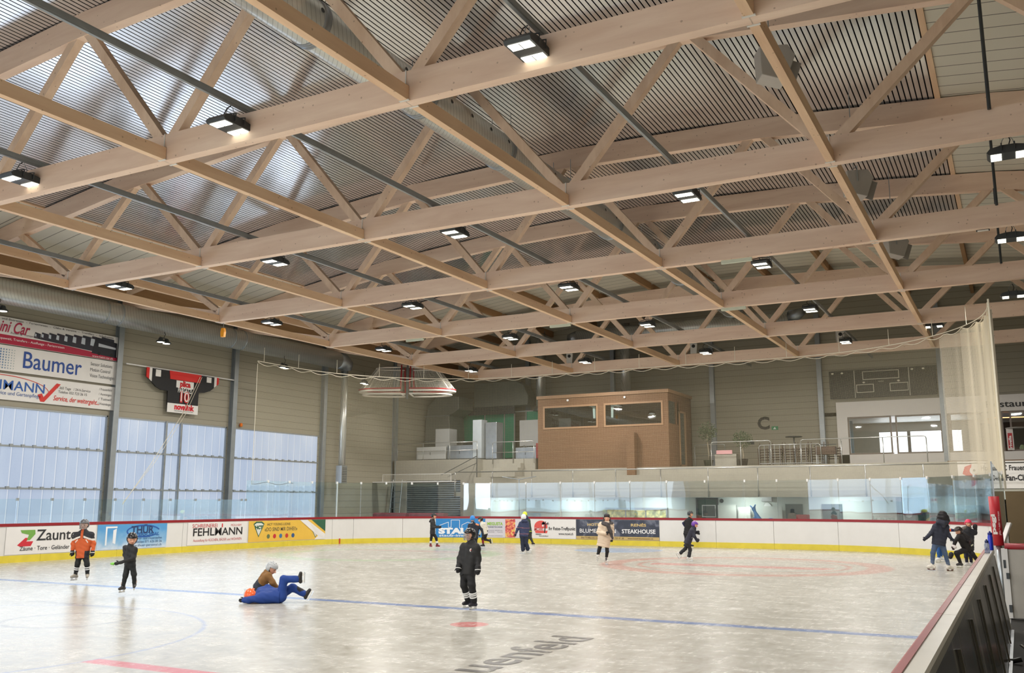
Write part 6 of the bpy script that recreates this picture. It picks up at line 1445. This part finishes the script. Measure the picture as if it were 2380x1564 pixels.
def brown_region(Q, J, sp, sh, k):
    a = (Q-J['N'])@sp; out = (a < -.20).astype(int)
    for q in 'LR':
        near = np.linalg.norm(Q-J['E'+q], axis=1) < .12; far = np.linalg.norm(Q-J['W'+q], axis=1) < .15; out[near | far] = 0
        S_, E_ = J['S'+q], J['E'+q]; d = unit(E_-S_); tt = (Q-S_)@d; out[(np.linalg.norm(Q-S_-tt[:, None]*d, axis=1) < .07) & (tt > 0)] = 0
    return out
t, J, g = person('helper', 'child in a brown and navy jacket kneeling over another, pale grey helmet', .86, (.85, -.3, -.45), [(128, 90, 42), (34, 40, 54)], (70, 34, 34), glove=(110, 78, 40), skate=(120, 108, 92), helmet=(170, 174, 176), vents=3, bulk=1.25, hd=1.1, hres=.012, jacket_region=brown_region, feet={'L': ((-.6, 0, -.8), (-.8, 0, .3)), 'R': ((-.2, 0, -.9), (-.95, 0, .2))})
extra(t, cone(g['N']+g['spine']*.0+(-.05, .02, .03), g['N']+(.02, .06, .05), .045, .04), 'hood', (124, 88, 40), noise=.003)
def crest(t, J, k):
    c = J['N']*.72+J['P']*.28+np.array((.015, -.145*k, .01)); m = MB(); m.add([tuple(c+np.array((.030*math.cos(a*PI/8), -.006, .034*math.sin(a*PI/8)))) for a in range(16)], [tuple(range(16))]); cr = m.build('crest', flat((220, 212, 208), .5), t)
    m = MB(); m.add([tuple(c+np.array((.018*math.cos(a*PI/5+.5)*(1 if a % 2 else .5), -.009, .02*math.sin(a*PI/5+.5)*(1 if a % 2 else .5)))) for a in range(10)], [tuple(range(10))]); m.build('crest_mark', flat((190, 40, 44), .5), cr)
t, J, g = person('hockey', 'child in black ice hockey clothes with striped socks standing side-on near the blue line', .88, (-.80, -.60, -.05), (26, 26, 27), (20, 20, 22), skate=(30, 26, 34), helmet=(22, 22, 24), cage=True, vents=2, bulk=1.12, hem=.03, legr=1.12, hres=.011, feet={'L': ((-.75, -.6, 0), None), 'R': ((-.6, -.75, 0), None)}, cuff=.062)
crest(t, J, .95); socks(t, J, .88, (.115, .16, .20), cuff=.062, gap=.016)
for q in 'LR':
    d = unit(J['H'+q]-J['W'+q]); extra(t, cone(J['W'+q]-d*.03, J['W'+q]+d*.03, .058, .055), 'glove_cuff', (22, 22, 24)); band(t, J['W'+q]+d*.010, J['W'+q]+d*.026, .059, 'glove_band', (224, 224, 222))
t, J, g = person('redskates', 'child in black jacket and striped socks with dark red skates by the blue advert', .84, (.95, -.25, -.1), (34, 34, 36), (22, 22, 24), skate=(120, 26, 34), helmet=(24, 24, 26), bulk=1.05, hem=.04, feet={'L': ((.5, -.85, 0), None), 'R': ((.8, -.5, 0), None)}, vents=2)
socks(t, J, .84, (.10, .14, .175)); extra(t, cone(g['N']+(-.08, .05, -.02), g['N']+(-.13, .07, -.08), .05, .04), 'hood', (34, 34, 36)); extra(t, cone(g['N']+(-.03, -.03, .02), g['N']+(.03, -.04, -.01), .028, .024), 'collar', (190, 188, 186))
t, J, g = person('bluehelmet', 'child in a dark navy jacket seen from behind wearing a bright blue helmet', .88, (-.1, 1, 0), (24, 28, 42), (26, 28, 36), helmet=(46, 128, 204), vents=0, bulk=1.1, hem=.05)
extra(t, cone(g['N']+(-.09, -.12, -.02), g['N']+(.0, -.12, -.0), .012, .012), 'white_label', (222, 222, 224)); extra(t, cone(J['SR']+(0, -.05, .02), J['SR']+(-.07, -.05, .05), .04, .035), 'orange_patch', (222, 140, 100))
t, J, g = person('white', 'child in a whitish jacket leaning forward with one skate lifted behind, black helmet', .84, (-.95, -.2, -.15), (202, 198, 186), [(30, 28, 28), (120, 26, 34)], skate=(30, 30, 30), helmet=(26, 24, 26), bulk=1.02, hem=.0, vents=2, feet={'L': ((-.9, -.3, 0), None), 'R': ((.25, .0, -.9), (.95, 0, .2))}, pants_region=lambda Q, J, sp, sh, k: (np.linalg.norm(Q-(J['KL']*.5+J['AL']*.5), axis=1) < .10).astype(int))
extra(t, cone(g['N']+(.02, -.02, .02), g['N']+(.10, -.0, -.10), .035, .03), 'neck_band', (196, 206, 110))
def navy_region(Q, J, sp, sh, k):
    a = (Q-J['N'])@sp; return (((np.abs(a+.30) < .008) | (np.abs(a+.53) < .008))).astype(int)
t, J, g = person('navy', 'child in a navy snow jacket and wide navy trousers seen from behind, white helmet', .90, (.1, 1, 0), [(44, 52, 84), (150, 96, 100)], (28, 36, 56), helmet=(222, 224, 226), vents=0, bulk=1.12, hem=.02, legr=1.12, cuff=.085, skate=(206, 206, 206), jacket_region=navy_region, feet={'L': ((-.8, .4, 0), None), 'R': ((.85, -.3, 0), None)})
extra(t, cone(g['N']+(-.08, -.10, -.03), g['N']+(.08, -.10, -.03), .05, .05), 'hood', (44, 52, 84), noise=.003)
t, J, g = person('yellow', 'child in green and grey clothes half hidden behind the white helmet, yellow-green helmet', .90, (.2, 1, 0), [(40, 58, 44), (170, 190, 60)], (48, 50, 46), helmet=(206, 224, 60), vents=0, hem=.0, skate=(44, 34, 32), jacket_region=lambda Q, J, sp, sh, k: (np.abs((Q-J['P'])@sp-.02) < .015).astype(int), feet={'L': ((-.2, .95, 0), None), 'R': ((.5, -.8, 0), None)})
extra(t, cone(g['head'](0, -.5*g['s'], -.3*g['s']), g['N']+(.03, 0, -.02), .085, .075), 'hood', (40, 44, 80), noise=.003)
def puffer(Q, J, sp, sh, k): return (np.abs(np.mod((Q-J['N'])@sp+.02, .115)-.0575) < .0085).astype(int)
t, J, g = person('woman', 'woman in a long beige quilted coat and dark scarf skating towards the camera, black beanie', 1.0, (-.12, -1, -.05), (208, 190, 168), (20, 20, 22), glove=(26, 26, 28), skate=[(206, 202, 196), (206, 202, 196)], bulk=1.30, hem=.18, legr=.86, puff=.125, hres=.013, hd=.95, feet={'L': ((.05, -.8, -.6), (0, -.6, -.8)), 'R': ((.3, -.95, 0), None)})
sc_ = (62, 58, 58)
extra(t, union([cone(g['N']+(-.13, -.02, -.04), g['N']+(.13, -.02, -.04), .082, .082), cone(g['N']+(-.12, -.08, -.03), g['N']+(.02, -.15, -.07), .07, .065)], .04), 'scarf', sc_, noise=.005)
extra(t, union([cone(g['N']+(.0, -.17, -.06), g['N']+(.09, -.19, -.30), .07, .06), cone(g['N']+(.09, -.19, -.30), g['N']+(.15, -.19, -.50), .06, .035)], .03), 'scarf_end', sc_, noise=.005)
s_ = g['s']; hh = g['head']
extra(t, union([ell(hh(0, -.08*s_, .72*s_), np.eye(3), (.92*s_, .98*s_, .62*s_)), cone(hh(-.35*s_, .35*s_, .68*s_), hh(.35*s_, .35*s_, .68*s_), .44*s_, .44*s_)], .03), 'beanie', (34, 28, 32), noise=.003)
extra(t, union([cone(hh(.72*s_, -.1*s_, .2*s_), hh(.85*s_, .1*s_, -1.2*s_), .035, .045), cone(hh(-.72*s_, -.1*s_, .2*s_), hh(-.85*s_, .0*s_, -1.0*s_), .03, .035), ell(hh(0, -.45*s_, -.1*s_), np.eye(3), (.85*s_, .7*s_, 1.0*s_))], .03), 'hair', (40, 26, 24), noise=.004)
for q in 'LR': extra(t, cone(J['A'+q]+(0, -.03, .07), J['A'+q]+(0, -.07, -.01), .030, .028), 'laces', (52, 50, 52))
t, J, g = person('purple', 'child in a dark navy jacket striding to the right with white skates, purple helmet', .86, (.9, -.3, -.3), (36, 38, 52), (34, 34, 38), skate=(214, 210, 206), helmet=[(100, 50, 150), (210, 150, 190)], bulk=1.2, hem=.08, legr=1.0, vents=2, cuff=.07, feet={'L': ((.5, 0, -.85), (-.8, 0, -.45)), 'R': ((.95, -.25, 0), None)})
extra(t, cone(J['HR'], J['HR']+(.02, -.01, .02), .06, .055), 'mitten', (30, 30, 36)); extra(t, cone(J['HL'], J['HL']+(.02, -.01, .02), .055, .05), 'mitten', (30, 30, 36))
extra(t, cone(J['P']*.75+J['N']*.25+np.array((.04, -.17, 0)), J['P']*.6+J['N']*.4+np.array((.07, -.17, 0)), .010, .010), 'grey_pocket_zip', (150, 150, 156))
t, J, g = person('tall', 'slim skater in black with a hand on the hip by the far boards, black helmet', .96, (.9, -.35, -.1), (18, 18, 22), (22, 22, 26), helmet=(44, 46, 48), bulk=.95, hem=.02, vents=2, feet={'L': ((.9, -.2, 0), None), 'R': ((.9, -.2, 0), None)})
extra(t, cone(J['EL'], J['WL'], .062, .055), 'sleeve', (34, 36, 72)); extra(t, cone(g['N']+(.02, -.03, .02), g['N']+(.05, -.04, .0), .04, .03), 'collar', (170, 60, 40))
t, J, g = person('hair', 'adult with long dark hair in a navy jacket and blue jeans seen from behind', 1.02, (.15, 1, 0), (30, 34, 50), [(66, 84, 112), (84, 98, 120)], glove=(26, 28, 42), skate=(206, 200, 190), hair=((14, 11, 14), .16), bulk=1.12, hem=.06, legr=.98, holder=flat((90, 60, 52), .5), pants_region=lambda Q, J, sp, sh, k: np.logical_or(np.linalg.norm(Q-J['AL']-(0, 0, .09), axis=1) < .085, np.linalg.norm(Q-J['AR']-(0, 0, .09), axis=1) < .085).astype(int), feet={'L': ((-.6, .5, 0), None), 'R': ((.9, .2, 0), None)})
extra(t, union([ell(g['head'](0, -.2*g['s'], .0), np.eye(3), (.155, .14, .17)), ell(g['head'](.1, -.3*g['s'], -.10), np.eye(3), (.09, .1, .11)), ell(g['head'](-.1, -.3*g['s'], -.10), np.eye(3), (.09, .1, .11))], .05), 'loose_hair', (14, 11, 14), noise=.008)
extra(t, union([cone(g['N']+(-.10, -.08, -.02), g['N']+(.10, -.08, -.02), .085, .085), cone(g['N']+(0, -.12, -.05), g['N']+(0, -.13, -.14), .09, .06)], .04), 'hood', (32, 36, 50), noise=.004)
t, J, g = person('behind', 'child in blue trousers and an orange-sleeved jacket standing behind the long-haired adult', .86, (.6, -.7, 0), [(28, 36, 84), (232, 92, 40)], (30, 80, 140), skate=(222, 224, 224), helmet=(30, 34, 60), jacket_region=lambda Q, J, sp, sh, k: (np.linalg.norm(Q-J['SR'], axis=1) < .12).astype(int), feet={'L': ((-.9, -.2, 0), None), 'R': ((.9, -.3, 0), None)})
t, J, g = person('kneel', 'hockey kid in black bending low in front of the pink-hatted child, dark helmet', .95, (-.85, -.3, -.35), [(24, 20, 22), (100, 30, 36)], (22, 20, 24), skate=(60, 58, 62), helmet=(44, 36, 34), bulk=1.2, hem=.0, legr=1.1, jacket_region=lambda Q, J, sp, sh, k: (np.linalg.norm(Q-J['WL'], axis=1) < .06).astype(int), cage=False, feet={'L': ((-.95, -.25, 0), None), 'R': ((.6, -.4, -.2), None)}, glove=(44, 20, 24))
extra(t, cone(J['WL'], J['WL']+(.02, -.02, -.03), .058, .055), 'glove_cuff', (214, 208, 206)); extra(t, cone(J['HL']+(-.07, .03, -.20), J['HL']+(-.10, .03, -.28), .075, .06), 'hanging_glove', (26, 24, 26))
extra(t, cone(J['P']+(.05, -.17, .10), J['P']+(.09, -.17, .13), .022, .02), 'pale_badge', (190, 190, 170))
t, J, g = person('pink', 'child with a raspberry pink helmet and dark jacket raising one dark glove by the boards', .88, (-.2, -.95, -.1), (28, 28, 34), (30, 32, 52), skate=(210, 208, 206), helmet=(222, 50, 92), vents=0, bulk=1.12, hem=.03, feet={'L': ((.8, -.4, 0), None), 'R': ((.8, -.2, 0), None)})
extra(t, cone(J['HR'], J['HR']+(.0, -.02, .04), .07, .065), 'hockey_glove', (24, 24, 28)); extra(t, cone(g['N']+(-.1, .02, .0), g['N']+(.08, .02, .02), .07, .06), 'grey_hood', (104, 96, 90), noise=.004)

# the blue seal-shaped skating aid behind the glass
t = thing('seal_figure', 'blue plastic seal-shaped skating aid behind the far glass', 'skating aid', (-10.75, 44.6, .82))
sl_ = [cone((.95, 0, .16), (.45, 0, .22), .10, .20), cone((.45, 0, .22), (0, 0, .20), .20, .17), cone((0, 0, .2), (-.22, 0, .55), .15, .09), cone((-.22, 0, .55), (-.34, 0, .85), .08, .06), cone((-.34, 0, .85), (-.52, .12, 1.0), .06, .03), cone((-.34, 0, .85), (-.22, -.14, 1.05), .06, .03), cone((.35, -.12, .1), (.2, -.3, 0.02), .07, .04), cone((.35, .12, .1), (.2, .3, 0.02), .07, .04), cone((-.2, 0, .4), (-.38, 0, .46), .04, .02)]
skinmesh(union(sl_, .08), .022, 'body', flat((62, 132, 200), .35), t)
skinmesh(ell((.93, -.085, .22), np.eye(3), (.03, .02, .03)), .008, 'eye', M['black'], t)
m = MB(); m.box(-.6, 1.1, -.35, .35, -.82, -.02); tag(m.build('aid_table', LG), 'low grey table carrying the blue seal figure', 'table').location = (-10.75, 44.6, .82)
